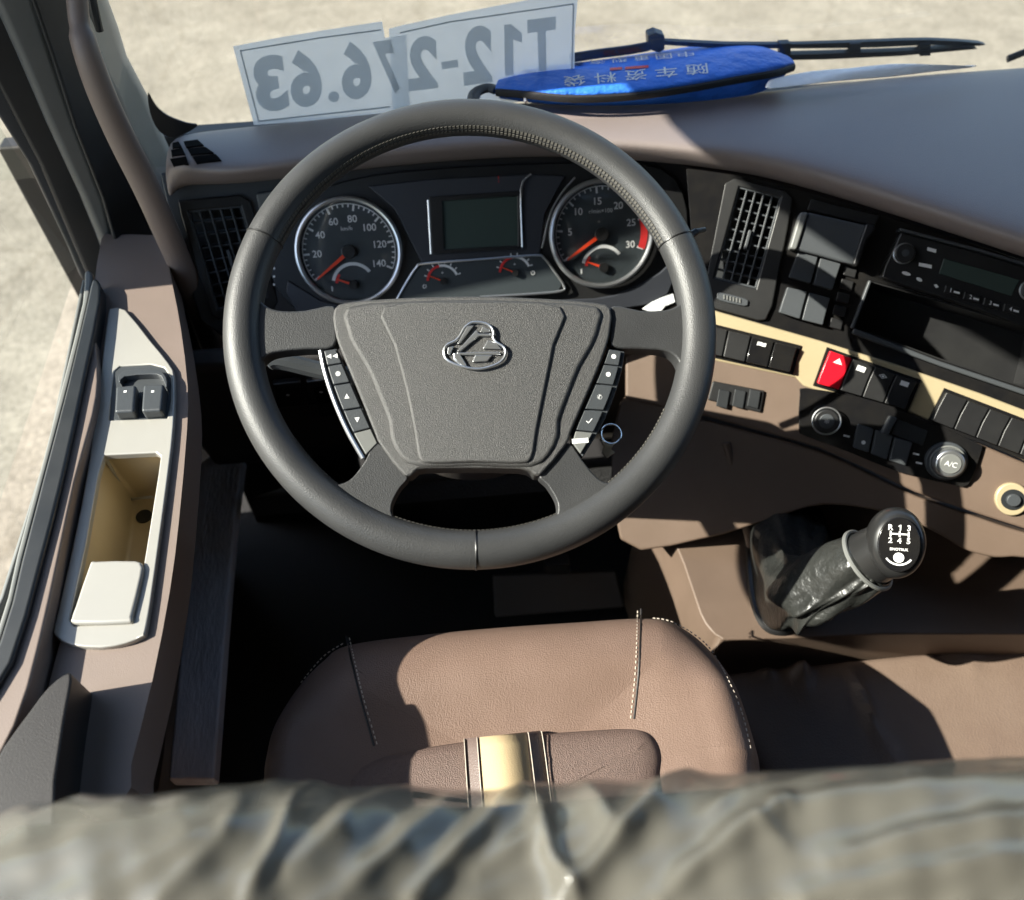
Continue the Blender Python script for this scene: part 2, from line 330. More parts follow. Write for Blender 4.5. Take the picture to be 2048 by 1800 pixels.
wall('kick_panel', [(-.42, .36, -.04), (-.20, .36, -.04), (-.20, .36, .60), (-.42, .36, .60)], (0, .02, 0), 'carpet')
wall('right_wall', [(1.75, -1.3, -.04), (1.75, .54, -.04), (1.75, .54, .95), (1.75, -1.3, .95)], (.03, 0, 0), 'door')
wall('right_wall_upper', [(1.75, -1.3, 1.36), (1.75, .45, 1.36), (1.75, .38, 1.719), (1.75, -1.3, 1.719)], (.03, 0, 0))
wall('right_wall_pillar', [(1.75, -1.3, .951), (1.75, -.60, .951), (1.75, -.60, 1.359), (1.75, -1.3, 1.359)], (.03, 0, 0))

# ------------------------------------------------------------------ windscreen, wiper, papers on the glass
ws = thing('windscreen', (0, .485, .76), 'wide clear windscreen above the brown dashboard, sunlit yard behind it', 'windscreen')
mesh('glass', [WS.uv(-.62, -.05), WS.uv(1.78, -.05), WS.uv(1.78, .86), WS.uv(-.62, .86)], [(0, 1, 2, 3)], M['glass'], ws, smooth=False)
plate('frit_band', WS, smooth_loop([(296, 186), (312, 212), (336, 232), (372, 246), (395, 252), (350, 275), (318, 262), (300, 225)], 3), .001, .003, M['black'], ws)
WO = -.035
wp = thing('windscreen_wiper', WS.px(1312, 92, WO), 'black windscreen wiper resting outside the glass behind the blue pouch', 'wiper')
tube('wiper_arm', smooth_loop([WS.px(1140, 116, WO), WS.px(1200, 107, WO), WS.px(1255, 100, WO), WS.px(1300, 92, WO)], 4, False), [.0065]*12+[.006], M['wiper'], wp, flat=.6, ref=WS.n)
plate('arm_joint', WS, [(1296, 72), (1312, 66), (1330, 72), (1330, 100), (1318, 107), (1298, 100)], WO-.012, WO+.004, M['wiper'], wp, bevel=.002)
plate('blade_frame', WS, smooth_loop([(1330, 82), (1450, 88), (1600, 88), (1750, 83), (1860, 80), (1960, 86), (1958, 92), (1860, 90), (1750, 95), (1600, 97), (1450, 96), (1330, 90)], 2), WO-.004, WO+.003, M['wiper'], wp)
plate('rubber_blade', WS, [(1500, 112), (1650, 108), (1800, 103), (1940, 94), (1955, 98), (1800, 112), (1650, 119), (1500, 122)], WO-.002, WO+.008, M['seal'], wp)
for x in (1560, 1700, 1840):
    plate('blade_clip', WS, [(x, 88), (x+22, 87), (x+22, 112), (x, 113)], WO-.005, WO+.006, M['wiper'], wp, bevel=.001)
w2 = thing('windscreen_wiper', WS.px(2045, 110, WO), 'end of a second black wiper at the right edge of the view', 'wiper')
tube('wiper_arm', [WS.px(2015, 118, WO), WS.px(2060, 100, WO), WS.px(2200, 90, WO)], .006, M['wiper'], w2, flat=.6, ref=WS.n)

def sheet(label, outline, border, glyphs, off):
    o = plate('paper_plate', WS, outline, off-.0004, off, M['paper']); tag(o, label, 'paper plate', 'paper number plate sheets taped to the windscreen')
    for a, b in border:
        A, B = np.array(a, float), np.array(b, float); d = (B-A)/np.linalg.norm(B-A); q = np.array([-d[1], d[0]])*1.3
        plate('border_line', WS, [A-q, B-q, B+q, A+q], off+.0001, off+.0005, M['ink'], o)
    for ch, bl, br, tl, bold in glyphs:
        print_quad('printed_character', ch, WS, bl, br, tl, off+.0007, M['ink'], o, bold, mirror=True)
sheet('translucent white paper plate reading 76.63 backwards, left of the two sheets',
      [(466, 93), (560, 75), (640, 62), (764, 43), (770, 76), (812, 70), (820, 222), (700, 236), (508, 250)],
      [((480, 102), (640, 76)), ((640, 76), (762, 60)), ((481, 102), (517, 242)), ((517, 243), (780, 214))],
      [('3', (518, 228), (580, 218), (500, 116), .05), ('6', (585, 219), (647, 209), (572, 104), .05), ('.', (658, 206), (680, 203), (655, 184), .05),
       ('6', (686, 203), (745, 194), (677, 86), .05), ('7', (768, 191), (803, 186), (745, 84), .05)], .004)
sheet('translucent white paper plate reading T12-2 backwards, right of the two sheets',
      [(778, 58), (800, 52), (900, 30), (1030, 5), (1157, -18), (1150, 60), (1148, 190), (950, 215), (785, 226)],
      [((800, 66), (900, 44)), ((900, 44), (1148, 8)), ((1147, 10), (1143, 180))],
      [('2', (818, 183), (876, 176), (812, 76), .05), ('-', (884, 139), (917, 134), (882, 124), .05), ('2', (928, 172), (985, 164), (922, 56), .05),
       ('1', (1008, 152), (1046, 147), (1006, 50), .05), ('T', (1058, 145), (1112, 138), (1054, 40), .05)], .0025)

# ------------------------------------------------------------------ dashboard
dash = thing('dashboard', (.3, .3, .0), 'brown wraparound truck dashboard with black centre stack and champagne strip', 'dashboard')
colsd = [((330, 272), (320, 318), (338, 372)), ((400, 257), (410, 343), (428, 376)), ((520, 245), (520, 338), (528, 368)), ((650, 232), (650, 310), (650, 352)), ((800, 217), (800, 298), (800, 335)),
         ((960, 204), (960, 285), (960, 322)), ((1120, 197), (1120, 280), (1120, 316)), ((1280, 191), (1280, 285), (1290, 326)), ((1420, 186), (1400, 296), (1410, 339)),
         ((1560, 173), (1510, 306), (1520, 356)), ((1720, 151), (1660, 337), (1650, 392)), ((1880, 135), (1840, 397), (1830, 449)), ((2060, 122), (2030, 462), (2010, 508)), ((2300, 105), (2290, 550), (2270, 595))]
def pad_rows(c):
    B, K, Lp = [np.array(q, float) for q in c]; b3, k3, l3 = at_z(*B, .768), at_z(*K, .772), at_z(*Lp, .738)
    rows = [b3 + np.array([0, .02, -.03]), b3]
    for t in (.25, .5, .75): q = lerp(b3, k3, t); q[2] += .006*math.sin(math.pi*t); rows.append(q)
    mid = lerp(k3, l3, .5); fw = unit(np.array([l3[0]-b3[0], l3[1]-b3[1], 0])); mid = mid + fw*.004 + np.array([0, 0, .005])
    return rows + [k3, mid, l3, l3 - fw*.03 + np.array([0, 0, -.01]), l3 - fw*.10 + np.array([0, 0, -.02])]
G = [pad_rows(c) for c in colsd]; nr = len(G[0])
left = [p + np.array([-.006, .0, -.05]) for p in G[0]]
G = [left] + G
V = [p for c in G for p in c]
Fc = [[i*nr+j, (i+1)*nr+j, (i+1)*nr+j+1, i*nr+j+1] for i in range(len(G)-1) for j in range(nr-1)]
pad_o = mesh('top_pad', V, Fc, M['pad'], dash, sub=2)
bpy.context.view_layer.update(); pad_e = pad_o.evaluated_get(bpy.context.evaluated_depsgraph_get())
def on_pad(px, py):
    ok, loc, nor, i = pad_e.ray_cast(Vector(CAM-np.array(pad_o.matrix_world.translation)), Vector(unit(ray(px, py)))); return np.array(loc)+np.array(pad_o.matrix_world.translation), np.array(nor)
# demister outlets in the left end of the pad
PDZ = Plane(at_z(385, 305, .7755), (1, 0, 0), (0, 1, -.03))
dv = [[(346, 289), (358, 286), (364, 296), (346, 299)], [(368, 286), (396, 282), (408, 293), (373, 297)], [(343, 303), (366, 299), (371, 311), (345, 315)],
      [(376, 300), (412, 297), (428, 308), (383, 312)], [(341, 321), (373, 316), (378, 331), (348, 335)], [(386, 316), (432, 311), (443, 323), (394, 329)]]
for q in dv:
    prism('demister_slot', [on_pad(x, y)[0]+np.array([0, 0, .0022]) for x, y in q], (0, 0, -.008), M['void'], dash)

# left vent
def vent(pl, q, surround, nx, ny, depth, slat_px, holepad=1.0, m_='black'):
    fr = plate('air_vent', pl, surround, -.004, .006, M[m_], dash, holes=[q], bevel=.002)
    plate('vent_back', pl, q, -depth-.004, -depth, M['seal'], fr)
    uq = [pl.to_uv(x, y, .004) for x, y in q]
    for i in range(nx+1):
        s = i/nx; a, b = bil(uq, s, 0), bil(uq, s, 1); d = unit(uq[1]-uq[0])*(.0011 if 0 < i < nx else .0018)
        plate_uv('vent_divider', pl, [a-d, a+d, b+d, b-d], -.012, .0035, M['grey'], fr, bevel=.0006)
    for j in range(ny+1):
        t = j/ny; a, b = bil(uq, 0, t), bil(uq, 1, t); d = unit(uq[3]-uq[0])*(.0010 if 0 < j < ny else .002)
        plate_uv('vent_slat', pl, [a-d, b-d, b+d, a+d], -.026, -.0005 if 0 < j < ny else .0035, M['grey'], fr, bevel=.0005)
    c = bil(uq, .52, .52); e = unit(uq[1]-uq[0])*.002; f_ = unit(uq[3]-uq[0])*.012
    plate_uv('vent_tab', pl, [c-e-f_, c+e-f_, c+e+f_, c-e+f_], -.006, .007, M['grey'], fr, bevel=.001)
    return fr
plate('left_vent_panel', LP, [(320, 345), (430, 350), (520, 340), (580, 330), (620, 440), (600, 640), (480, 700), (400, 640), (350, 480)], -.02, 0, M['grey'], dash, holes=[[(376, 422), (482, 412), (535, 596), (434, 620)]], bevel=.003)
vent(LP, [(376, 422), (482, 412), (535, 596), (434, 620)], [(356, 402), (480, 390), (500, 402), (556, 604), (548, 618), (440, 640), (424, 632), (362, 432)], 5, 8, .05, 0)
plate('pillar_filler', LP, [(512, 388), (560, 380), (585, 420), (522, 440)], .001, .006, M['frame'], dash, bevel=.002)

# centre stack
TRAY = [(1742, 562), (1900, 606), (2120, 672), (2090, 790), (1880, 720), (1706, 655)]
VENTQ = [(1478, 373), (1562, 394), (1512, 577), (1428, 556)]
plate('fascia_panel', FP, [(1372, 336), (1400, 339), (1520, 356), (1650, 392), (1830, 449), (2010, 508), (2270, 595), (2270, 940), (2060, 838), (1850, 765), (1640, 692), (1435, 630), (1395, 618)], -.012, 0, M['gloss'], dash, holes=[TRAY, VENTQ], bevel=.002)
vn = vent(FP, VENTQ, [(1470, 356), (1570, 381), (1586, 398), (1584, 412), (1545, 612), (1532, 640), (1515, 641), (1428, 617), (1412, 600), (1412, 560), (1450, 366)], 5, 9, .05, 0)
plate('vent_thumbwheel', FP, smooth_loop([(1440, 585), (1490, 597), (1496, 606), (1488, 612), (1440, 601), (1434, 592)], 3), .004, .009, M['grey'], vn, bevel=.001)
uq = [FP.to_uv(x, y, .009) for x, y in [(1446, 588), (1484, 597), (1484, 608), (1446, 599)]]
for i in range(6): a, b = bil(uq, (i+.3)/6, .1), bil(uq, (i+.3)/6, .9); e = unit(uq[1]-uq[0])*.0008; plate_uv('thumbwheel_rib', FP, [a-e, a+e, b+e, b-e], .008, .0105, M['frame'], vn)
# card box above the blank switches
plate('upper_slot', FP, [(1622, 398), (1760, 432), (1750, 452), (1615, 420)], .001, .004, M['black'], dash, bevel=.001)
bx = plate('flap_box', FP, [(1616, 424), (1742, 452), (1716, 532), (1682, 524), (1640, 512), (1594, 500)], .0, .022, M['grey'], dash, bevel=.003, seg=3)
plate('flap_side', FP, [(1600, 424), (1618, 424), (1594, 500), (1578, 498)], .0, .026, M['frame'], bx, bevel=.003)
plate('flap_corner', FP, [(1732, 446), (1752, 450), (1750, 462), (1736, 478), (1716, 534), (1704, 530), (1722, 474)], .0, .026, M['black'], bx, bevel=.003)
def rocker(quad, o1=.010, m_='black', icon=None, tilt=.003, pl=FP):
    uq = [pl.to_uv(x, y, o1) for x, y in quad]; c = sum(uq)/4; uq = [c + (u-c)*.94 for u in uq]
    n = [uq[0], uq[1], lerp(uq[1], uq[2], .5), uq[2], uq[3], lerp(uq[0], uq[3], .5)]
    offs = [o1+tilt*.3, o1+tilt*.3, o1-tilt*.4, o1+tilt, o1+tilt, o1-tilt*.4]
    V = [pl.uv(u[0], u[1], o) for u, o in zip(n, offs)] + [pl.uv(u[0], u[1], 0) for u in n]
    o = mesh('rocker_switch', V, [[0, 1, 2, 5], [5, 2, 3, 4], [0, 5, 11, 6], [5, 4, 10, 11], [4, 3, 9, 10], [3, 2, 8, 9], [2, 1, 7, 8], [1, 0, 6, 7]], M[m_], dash, bevel=.0012)
    if icon:
        a, b, d = bil(uq, .3, .28), bil(uq, .7, .28), bil(uq, .3, .12)
        print_quad('switch_symbol', icon, pl, a, b, d, o1+tilt*.5, M['white'], o, .02, uvin=True)
    return o
for q in ([(1596, 502), (1638, 512), (1622, 569), (1576, 556)], [(1640, 514), (1684, 526), (1665, 582), (1625, 570)], [(1574, 572), (1616, 582), (1600, 640), (1556, 626)], [(1618, 583), (1662, 595), (1646, 652), (1602, 641)]):
    rocker(q, .012, 'grey')
for k in range(5):
    rocker([(1690-k*7, 530+k*26), (1716-k*7, 537+k*26), (1711-k*7, 557+k*26), (1685-k*7, 550+k*26)], .004, 'black', tilt=.001)
# storage tray under the radio
uvt = [FP.to_uv(x, y) for x, y in TRAY]; cc = sum(uvt)/len(uvt); n = len(uvt)
V = [FP.uv(u[0], u[1], -.001) for u in uvt] + [FP.uv(*(cc + (u-cc)*.93), -.085) for u in uvt]
mesh('storage_tray', V, [[i, (i+1) % n, n+(i+1) % n, n+i] for i in range(n)] + [list(range(n, 2*n))], M['black'], dash, smooth=False, solid=.002)
plate('tray_lip', FP, [(1708, 656), (1880, 722), (2100, 796), (2100, 808), (1880, 733), (1704, 668)], .0, .007, M['grey'], dash, bevel=.002)
plate('tray_side_lip', FP, [(1738, 560), (1744, 562), (1708, 658), (1701, 656)], .0, .006, M['grey'], dash, bevel=.0015)
# champagne strip and the switch rows set into it
plate('champagne_strip', FP, [(1400, 612), (1440, 624), (1640, 681), (1800, 731), (1960, 786), (2060, 824), (2270, 905), (2270, 1010), (2060, 926), (1880, 850), (1800, 818), (1640, 784), (1606, 772), (1592, 756), (1440, 724), (1400, 715)], -.004, .008, M['creamstrip'], dash, bevel=.003, seg=3)
def row(top, bot, cuts, mats, icons, bez):
    plate('switch_bezel', FP, bez, .006, .0105, M['gloss'], dash)
    for i in range(len(cuts)-1):
        q = [lerp(top[0], top[1], cuts[i]), lerp(top[0], top[1], cuts[i+1]), lerp(bot[0], bot[1], cuts[i+1]), lerp(bot[0], bot[1], cuts[i])]
        o = rocker(q, .018, mats[i], icons[i])
        if mats[i] == 'redsw': o['label'] = 'red hazard light rocker switch'
row(((1410, 648), (1596, 694)), ((1400, 704), (1580, 746)), [0, .25, .5, .75, 1], ['black', 'black', 'gloss', 'gloss'], [None, None, '≋', None], [(1404, 642), (1602, 691), (1586, 750), (1394, 708)])
row(((1660, 699), (1836, 762)), ((1632, 768), (1810, 820)), [0, .26, .51, .755, 1], ['redsw', 'black', 'black', 'black'], ['▲', '—', '◈', '▬'], [(1654, 694), (1842, 760), (1814, 826), (1626, 771)])
row(((1893, 782), (2110, 866)), ((1862, 842), (2080, 926)), [0, .2, .4, .6, .8, 1], ['black']*5, [None, None, None, None, None], [(1889, 776), (2118, 864), (2086, 934), (1854, 845)])
# brown lower panel
plate('lower_panel', FP, [(1400, 710), (1440, 718), (1590, 752), (1640, 780), (1810, 824), (2060, 930), (2270, 1015), (2270, 1110), (2060, 1062), (1960, 1030), (1830, 985), (1720, 932), (1640, 897), (1540, 868), (1400, 830), (1250, 800), (1250, 700)], -.02, .006, M['brown'], dash, bevel=.004, seg=3)
plate('lower_panel_skirt', FP, smooth_loop([(1240, 800), (1400, 838), (1540, 874), (1640, 903), (1720, 938), (1830, 991), (1960, 1036), (2060, 1068), (2270, 1120), (2270, 1160), (2060, 1118), (1990, 1116), (1930, 1100), (1880, 1070), (1790, 1030), (1650, 1010), (1540, 1040), (1400, 1080), (1240, 1080)], 3), -.04, .003, M['brown'], dash, bevel=.004, seg=3)
FP2 = Plane(FP.P0, FP.h, FP.v)
plate('slot_pocket', FP, [(1425, 762), (1530, 782), (1522, 826), (1415, 800)], .002, .010, M['black'], dash, bevel=.002)
for x in (1438, 1470, 1500): plate('pocket_slot', FP, [(x, 778), (x+22, 783), (x+16, 818), (x-6, 812)], .008, .013, M['seal'], dash, bevel=.001)
sk = plate('power_socket', FP, [(2025+34*math.cos(R(a)), 999+33*math.sin(R(a))) for a in range(0, 360, 12)], .004, .012, M['creamstrip'], dash, bevel=.002)
c = FP.to_uv(2025, 999, .012); disc('socket_hole', FP, c, .0125, .010, .0135, M['seal'], sk); disc('socket_plug', FP, c, .0075, .012, .018, M['grey'], sk, bevel=.001)
# ------------------------------------------------------------------ radio
rd = thing('car_radio', FP.px(1900, 560, .004), 'black car radio with round silver-ringed knob and blank display', 'radio')
plate('faceplate', FP, [(1802, 463), (1960, 505), (2140, 560), (2140, 690), (1960, 622), (1762, 556), (1770, 530)], .0, .010, M['black'], rd, bevel=.003)
plate('radio_frame', FP, [(1800, 455), (1960, 497), (2140, 551), (2140, 559), (1960, 504), (1801, 462)], .0, .013, M['grey'], rd, bevel=.001)
c = FP.to_uv(1808, 507, .012); disc('volume_knob', FP, c, .0105, .009, .020, M['black'], rd, bevel=.001); ring('knob_ring', FP, c, .0112, .0012, M['satin'], rd, .012, 40)
disc('knob_cap', FP, c, .004, .019, .021, M['grey'], rd)
plate('radio_display', FP, [(1888, 517), (2040, 560), (2022, 592), (1878, 547)], .009, .0108, M['screen'], rd, bevel=.0005)
c2 = FP.to_uv(2062, 580, .012); disc('tuning_knob', FP, c2, .0105, .009, .020, M['black'], rd, bevel=.001); ring('knob_ring', FP, c2, .0112, .0012, M['satin'], rd, .012, 40)
for i, (x, y, t) in enumerate([(1909, 583, '1'), (1947, 596, '2'), (1987, 608, '3'), (2027, 620, '4')]):
    b = plate('preset_button', FP, [(x-17, y-13), (x+15, y-4), (x+11, y+11), (x-21, y+2)], .009, .0125, M['black'], rd, bevel=.001)
    print_quad('button_print', t+' ▬', FP, (x-9, y+1), (x+10, y+6), (x-7, y-7), .0132, M['white'], b, .01)
for x, y, w, t in ((1863, 499, 9, '▬'), (1850, 530, 13, '▬▬'), (1838, 558, 6, '•'), (1872, 571, 5, '♦'), (1812, 546, 9, '•')):
    print_quad('faceplate_print', t, FP, (x-w, y+2), (x+w, y+7), (x-w+1, y-5), .0106, M['white'], rd)

# ------------------------------------------------------------------ climate panel
cp = thing('climate_panel', FP.px(1780, 880, .006), 'black heater control panel with two round knobs under the switch row', 'control panel')
plate('panel', FP, smooth_loop([(1612, 776), (1720, 795), (1800, 818), (1880, 852), (1955, 886), (1964, 900), (1942, 962), (1930, 972), (1915, 972), (1800, 945), (1700, 905), (1612, 872), (1598, 858), (1600, 790)], 2), .004, .012, M['gloss'], cp, bevel=.003)
c = FP.to_uv(1651, 840, .014); disc('fan_knob', FP, c, .0155, .010, .026, M['black'], cp, bevel=.002, r1=.0145); ring('knob_ring', FP, c, .0165, .0011, M['satin'], cp, .0235, 48); disc('knob_cap', FP, c, .009, .0255, .0275, M['grey'], cp, bevel=.001)
print_at('knob_print', '*', FP, c, .006, .0280, M['white'], cp)
c = FP.to_uv(1892, 922, .014)
disc('dial_base', FP, c, .0235, .010, .018, M['grey'], cp, bevel=.002); disc('temperature_knob', FP, c, .0185, .016, .034, M['satin'], cp, bevel=.003, r1=.0165); disc('knob_cap', FP, c, .012, .033, .0355, M['frame'], cp, bevel=.001)
print_at('knob_print', 'A/C', FP, c, .006, .0360, M['white'], cp)
ring('knob_grip', FP, c, .0190, .0014, M['frame'], cp, .022, 48)
for q, t in (([(1716, 848), (1748, 858), (1738, 906), (1706, 895)], '•'), ([(1752, 860), (1786, 872), (1774, 920), (1742, 908)], None), ([(1790, 874), (1826, 886), (1812, 932), (1778, 921)], None)):
    b = plate('push_button', FP, q, .010, .017, M['grey'], cp, bevel=.0015)
    if t: print_at('button_print', t, FP, FP.to_uv(1727, 885, .018), .005, .0178, M['white'], b)
plate('slider_slot', FP, [(1796, 838), (1856, 862), (1846, 892), (1784, 868)], .011, .0135, M['seal'], cp, bevel=.001)
plate('slider_lever', FP, [(1782, 832), (1796, 837), (1776, 872), (1762, 867)], .011, .022, M['grey'], cp, bevel=.002)
for x, y in ((1693, 872), (1838, 926), (1832, 908)): print_at('panel_print', '▬', FP, FP.to_uv(x, y, .0125), .0022, .0126, M['white'], cp)
# ------------------------------------------------------------------ instrument cluster
ic = thing('instrument_cluster', CP.px(950, 500), 'black instrument cluster with two silver-ringed dials behind the steering wheel', 'instrument cluster')
plate('backing', CP, [(470, 400), (540, 345), (700, 318), (860, 300), (1150, 290), (1340, 300), (1420, 370), (1440, 520), (1400, 660), (900, 700), (560, 690), (480, 600)], -.03, -.006, M['dark'], ic)
plate('cluster_hood', CP, smooth_loop([(545, 420), (690, 362), (860, 338), (1150, 325), (1320, 335), (1375, 420), (1362, 560), (1310, 600), (1130, 640), (700, 655), (570, 600), (530, 500)], 3), -.006, .002, M['black'], ic, bevel=.002)
plate('display_surround', CP, [(735, 372), (865, 358), (1030, 350), (1062, 348), (1130, 352), (1090, 430), (1080, 512), (845, 528), (815, 470), (790, 420)], .0, .006, M['cluster'], ic, bevel=.002)
plate('lower_surround', CP, smooth_loop([(575, 560), (640, 600), (760, 615), (1120, 600), (1230, 590), (1320, 545), (1350, 520), (1335, 590), (1200, 625), (700, 660), (590, 620)], 2), .0, .005, M['cluster'], ic, bevel=.002)
plate('display_frame', CP, [(858, 394), (1041, 382), (1044, 498), (864, 508)], .004, .010, M['black'], ic, holes=[[(884, 402), (1035, 392), (1036, 491), (888, 499)]], bevel=.001)
plate('display_screen', CP, [(882, 400), (1037, 390), (1038, 493), (886, 501)], .004, .0072, M['screen'], ic)
for pts in ([(856, 400), (862, 508)], [(1062, 348), (1042, 378), (1044, 494)], [(1150, 355), (1122, 388), (1100, 430), (1088, 480), (1084, 497)]):
    tube('silver_line', smooth_loop([CP.px(x, y, .009) for x, y in pts], 4, False), .0012, M['satin'], ic, sides=6)
plate('lower_gauge_panel', CP, [(795, 600), (832, 540), (850, 528), (1068, 512), (1088, 516), (1124, 568), (1118, 582), (1000, 600)], .003, .008, M['dial'], ic, bevel=.001)
tube('silver_trim', smooth_loop([CP.px(x, y, .009) for x, y in [(792, 602), (812, 566), (832, 536), (850, 527), (960, 519), (1068, 511), (1088, 516), (1108, 542), (1127, 570), (1122, 582), (1060, 588), (960, 594)]], 4, False), .0017, M['satin'], ic, sides=8)
print_at('warning_light', '!', CP, CP.to_uv(997, 358, .007), .008, .0064, M['red'], ic)
def gauge(name, px, rpx, vals, a0, a1, label, unit_t, red=None):
    c = CP.to_uv(*px, .008); r = np.linalg.norm(CP.to_uv(px[0]+rpx, px[1], .008)-c)
    g_ = ring(name, CP, c, r*.955, r*.05, M['satin'], ic, .011, 72, flat=1.1)
    g_['label'] = label
    disc('dial_face', CP, c, r*.93, .002, .006, M['dial'], g_, 64)
    q = []; q2 = []; N = (len(vals)-1)*5
    for i in range(N+1):
        a = R(a0+(a1-a0)*i/N); w = r*(.012 if i % 5 else .018); r0, r1 = r*(.80 if i % 5 else .74), r*.86
        d, e = np.array([math.cos(a), math.sin(a)]), np.array([-math.sin(a), math.cos(a)])
        q.append([c+d*r0-e*w, c+d*r0+e*w, c+d*r1+e*w, c+d*r1-e*w])
    boxes('tick_marks', CP, q, .006, .0064, M['white'], g_, smooth=False)
    arc_strip('scale_arc', CP, c, r*.855, r*.87, a0, a1, .0066, M['white'], g_, 40, .0005)
    if red: arc_strip('red_zone', CP, c, r*.76, r*.89, red[0], red[1], .0068, M['red'], g_, 16, .0005)
    for i, v in enumerate(vals):
        a = R(a0+(a1-a0)*i/(len(vals)-1)); rr = .60
        if i == 0: continue
        print_at('dial_numeral', v, CP, c+r*rr*np.array([math.cos(a), math.sin(a)]), r*.13, .0066, M['white'], g_, .01)
    print_at('dial_unit', unit_t, CP, c+np.array([0, r*.42]), r*.075, .0066, M['white'], g_)
    a = R(a0+1); d, e = np.array([math.cos(a), math.sin(a)]), np.array([-math.sin(a), math.cos(a)])
    plate_uv('needle', CP, [c+d*r*.1-e*r*.035, c+d*r*.1+e*r*.035, c+d*r*.8+e*r*.016, c+d*r*.8-e*r*.016], .0085, .0105, M['orange'], g_)
    disc('needle_hub', CP, c, r*.13, .006, .0125, M['black'], g_, 24, bevel=.001)
    s = c + np.array([r*.02, -r*.62])
    arc_strip('sub_scale', CP, s, r*.36, r*.42, 35, 165, .0067, M['white'], g_, 20, .0005)
    arc_strip('sub_red_zone', CP, s, r*.30, r*.35, 140, 172, .0067, M['red'], g_, 10, .0005)
    a = R(158); d, e = np.array([math.cos(a), math.sin(a)]), np.array([-math.sin(a), math.cos(a)])
    plate_uv('sub_needle', CP, [s-e*r*.025, s+e*r*.025, s+d*r*.33+e*r*.012, s+d*r*.33-e*r*.012], .008, .0095, M['orange'], g_)
    disc('sub_hub', CP, s, r*.09, .006, .011, M['black'], g_, 20)
    print_at('sub_symbol', '▮', CP, s+np.array([-r*.42, -r*.05]), r*.09, .0066, M['white'], g_)
    disc('lens', CP, c, r*.93, .0135, .0138, M['lens'], g_, 48)
gauge('speedometer', (698, 503), 107, ['0', '20', '40', '60', '80', '100', '120', '140'], 215, -25, 'round speedometer dial marked 20 to 140', 'km/h')
gauge('tachometer', (1203, 468), 104, ['0', '5', '10', '15', '20', '25', '30'], 212, -22, 'round rev counter dial marked 5 to 30', 'r/min×100', red=(18, -22))
for px, s1 in (((886, 562), '◎'), ((1030, 545), '◎')):
    c = CP.to_uv(*px, .008); r = .0215
    a_ = arc_strip('small_gauge', CP, c, r*.86, r*1.0, 20, 160, .0088, M['white'], ic, 24, .0006)
    arc_strip('small_gauge_red', CP, c, r*.86, r*1.0, 100, 175, .0091, M['red'], a_, 14, .0006)
    boxes('small_ticks', CP, [[c+r*k0*np.array([math.cos(R(a)-.03), math.sin(R(a)-.03)]) for k0 in (1.02, 1.18)] + [c+r*k0*np.array([math.cos(R(a)+.03), math.sin(R(a)+.03)]) for k0 in (1.18, 1.02)] for a in range(20, 176, 20)], .008, .009, M['white'], a_, smooth=False)
    a = R(155); d, e = np.array([math.cos(a), math.sin(a)]), np.array([-math.sin(a), math.cos(a)])
    plate_uv('small_needle', CP, [c-e*.0009, c+e*.0009, c+d*r*.85+e*.0005, c+d*r*.85-e*.0005], .010, .0112, M['orange'], a_)
    disc('small_hub', CP, c, .0042, .008, .0128, M['black'], a_, 20)
    print_at('small_symbol', s1, CP, c+(np.array([-r*1.15, -r*.25]) if px[0] < 900 else np.array([r*1.1, -r*.1])), .0055, .0088, M['white'], a_)
    print_at('small_symbol', '+', CP, c+np.array([0, r*.5]), .003, .0088, M['white'], a_)
for i in range(5): print_at('side_symbol', '•', CP, CP.to_uv(548, 505+i*16, .003), .003, .0026, M['white'], ic)
fl = plate('plastic_film_scrap', CP, [(1285, 618), (1305, 604), (1328, 594), (1346, 588), (1350, 604), (1330, 612), (1322, 622), (1300, 624)], .010, .012, M['paper2']); tag(fl, 'crumpled clear film scrap shining behind the right wheel spoke', 'film')

# ------------------------------------------------------------------ steering column, stalks, key
sc_ = thing('steering_column', (0, .10, .55), 'dark steering column shroud with stalks behind the wheel', 'steering column')
ax = -WP.n
def wl(u, v, o): return WP.uv(u, v, o)
for nm, r0, r1, o0, o1 in (('column_shroud', .075, .10, -.045, -.26), ('column_collar', .055, .06, -.015, -.046)):
    n = 40; A = [wl(r0*math.cos(2*math.pi*i/n), r0*.8*math.sin(2*math.pi*i/n)-.03, o0) for i in range(n)]; B = [wl(r1*math.cos(2*math.pi*i/n), r1*.8*math.sin(2*math.pi*i/n)-.03, o1) for i in range(n)]
    mesh(nm, A+B, [list(range(n)), list(range(2*n-1, n-1, -1))] + [[i, (i+1) % n, n+(i+1) % n, n+i] for i in range(n)], M['column'], sc_, bevel=.004)
tube('wiper_stalk', smooth_loop([WP.px(1150, 680, -.08), WP.px(1290, 660, -.08), WP.px(1385, 590, -.06), WP.px(1372, 490, -.05), WP.px(1392, 463, -.05)], 6, False), .0040, M['black'], sc_)
tube('stalk_tip', [WP.px(1388, 464, -.05), WP.px(1411, 459, -.05)], [.003, .0025], M['frame'], sc_)
tube('light_stalk', smooth_loop([WP.px(760, 760, -.07), WP.px(660, 745, -.07), WP.px(560, 722, -.06), WP.px(535, 728, -.06)], 4, False), [.009]*12+[.006], M['grey'], sc_)
ky = thing('ignition_key', WP.px(1215, 885, -.10), 'steel key and ring hanging in the shade right of the wheel hub', 'key')
c = WP.to_uv(1222, 868, -.10); ring('key_ring', WP, c, .0105, .0011, M['key'], ky, -.10, 32, sides=6)
plate('key_blade', WP, [(1200, 878), (1230, 886), (1222, 898), (1230, 905), (1214, 916), (1204, 905), (1208, 892)], -.105, -.102, M['key'], ky)

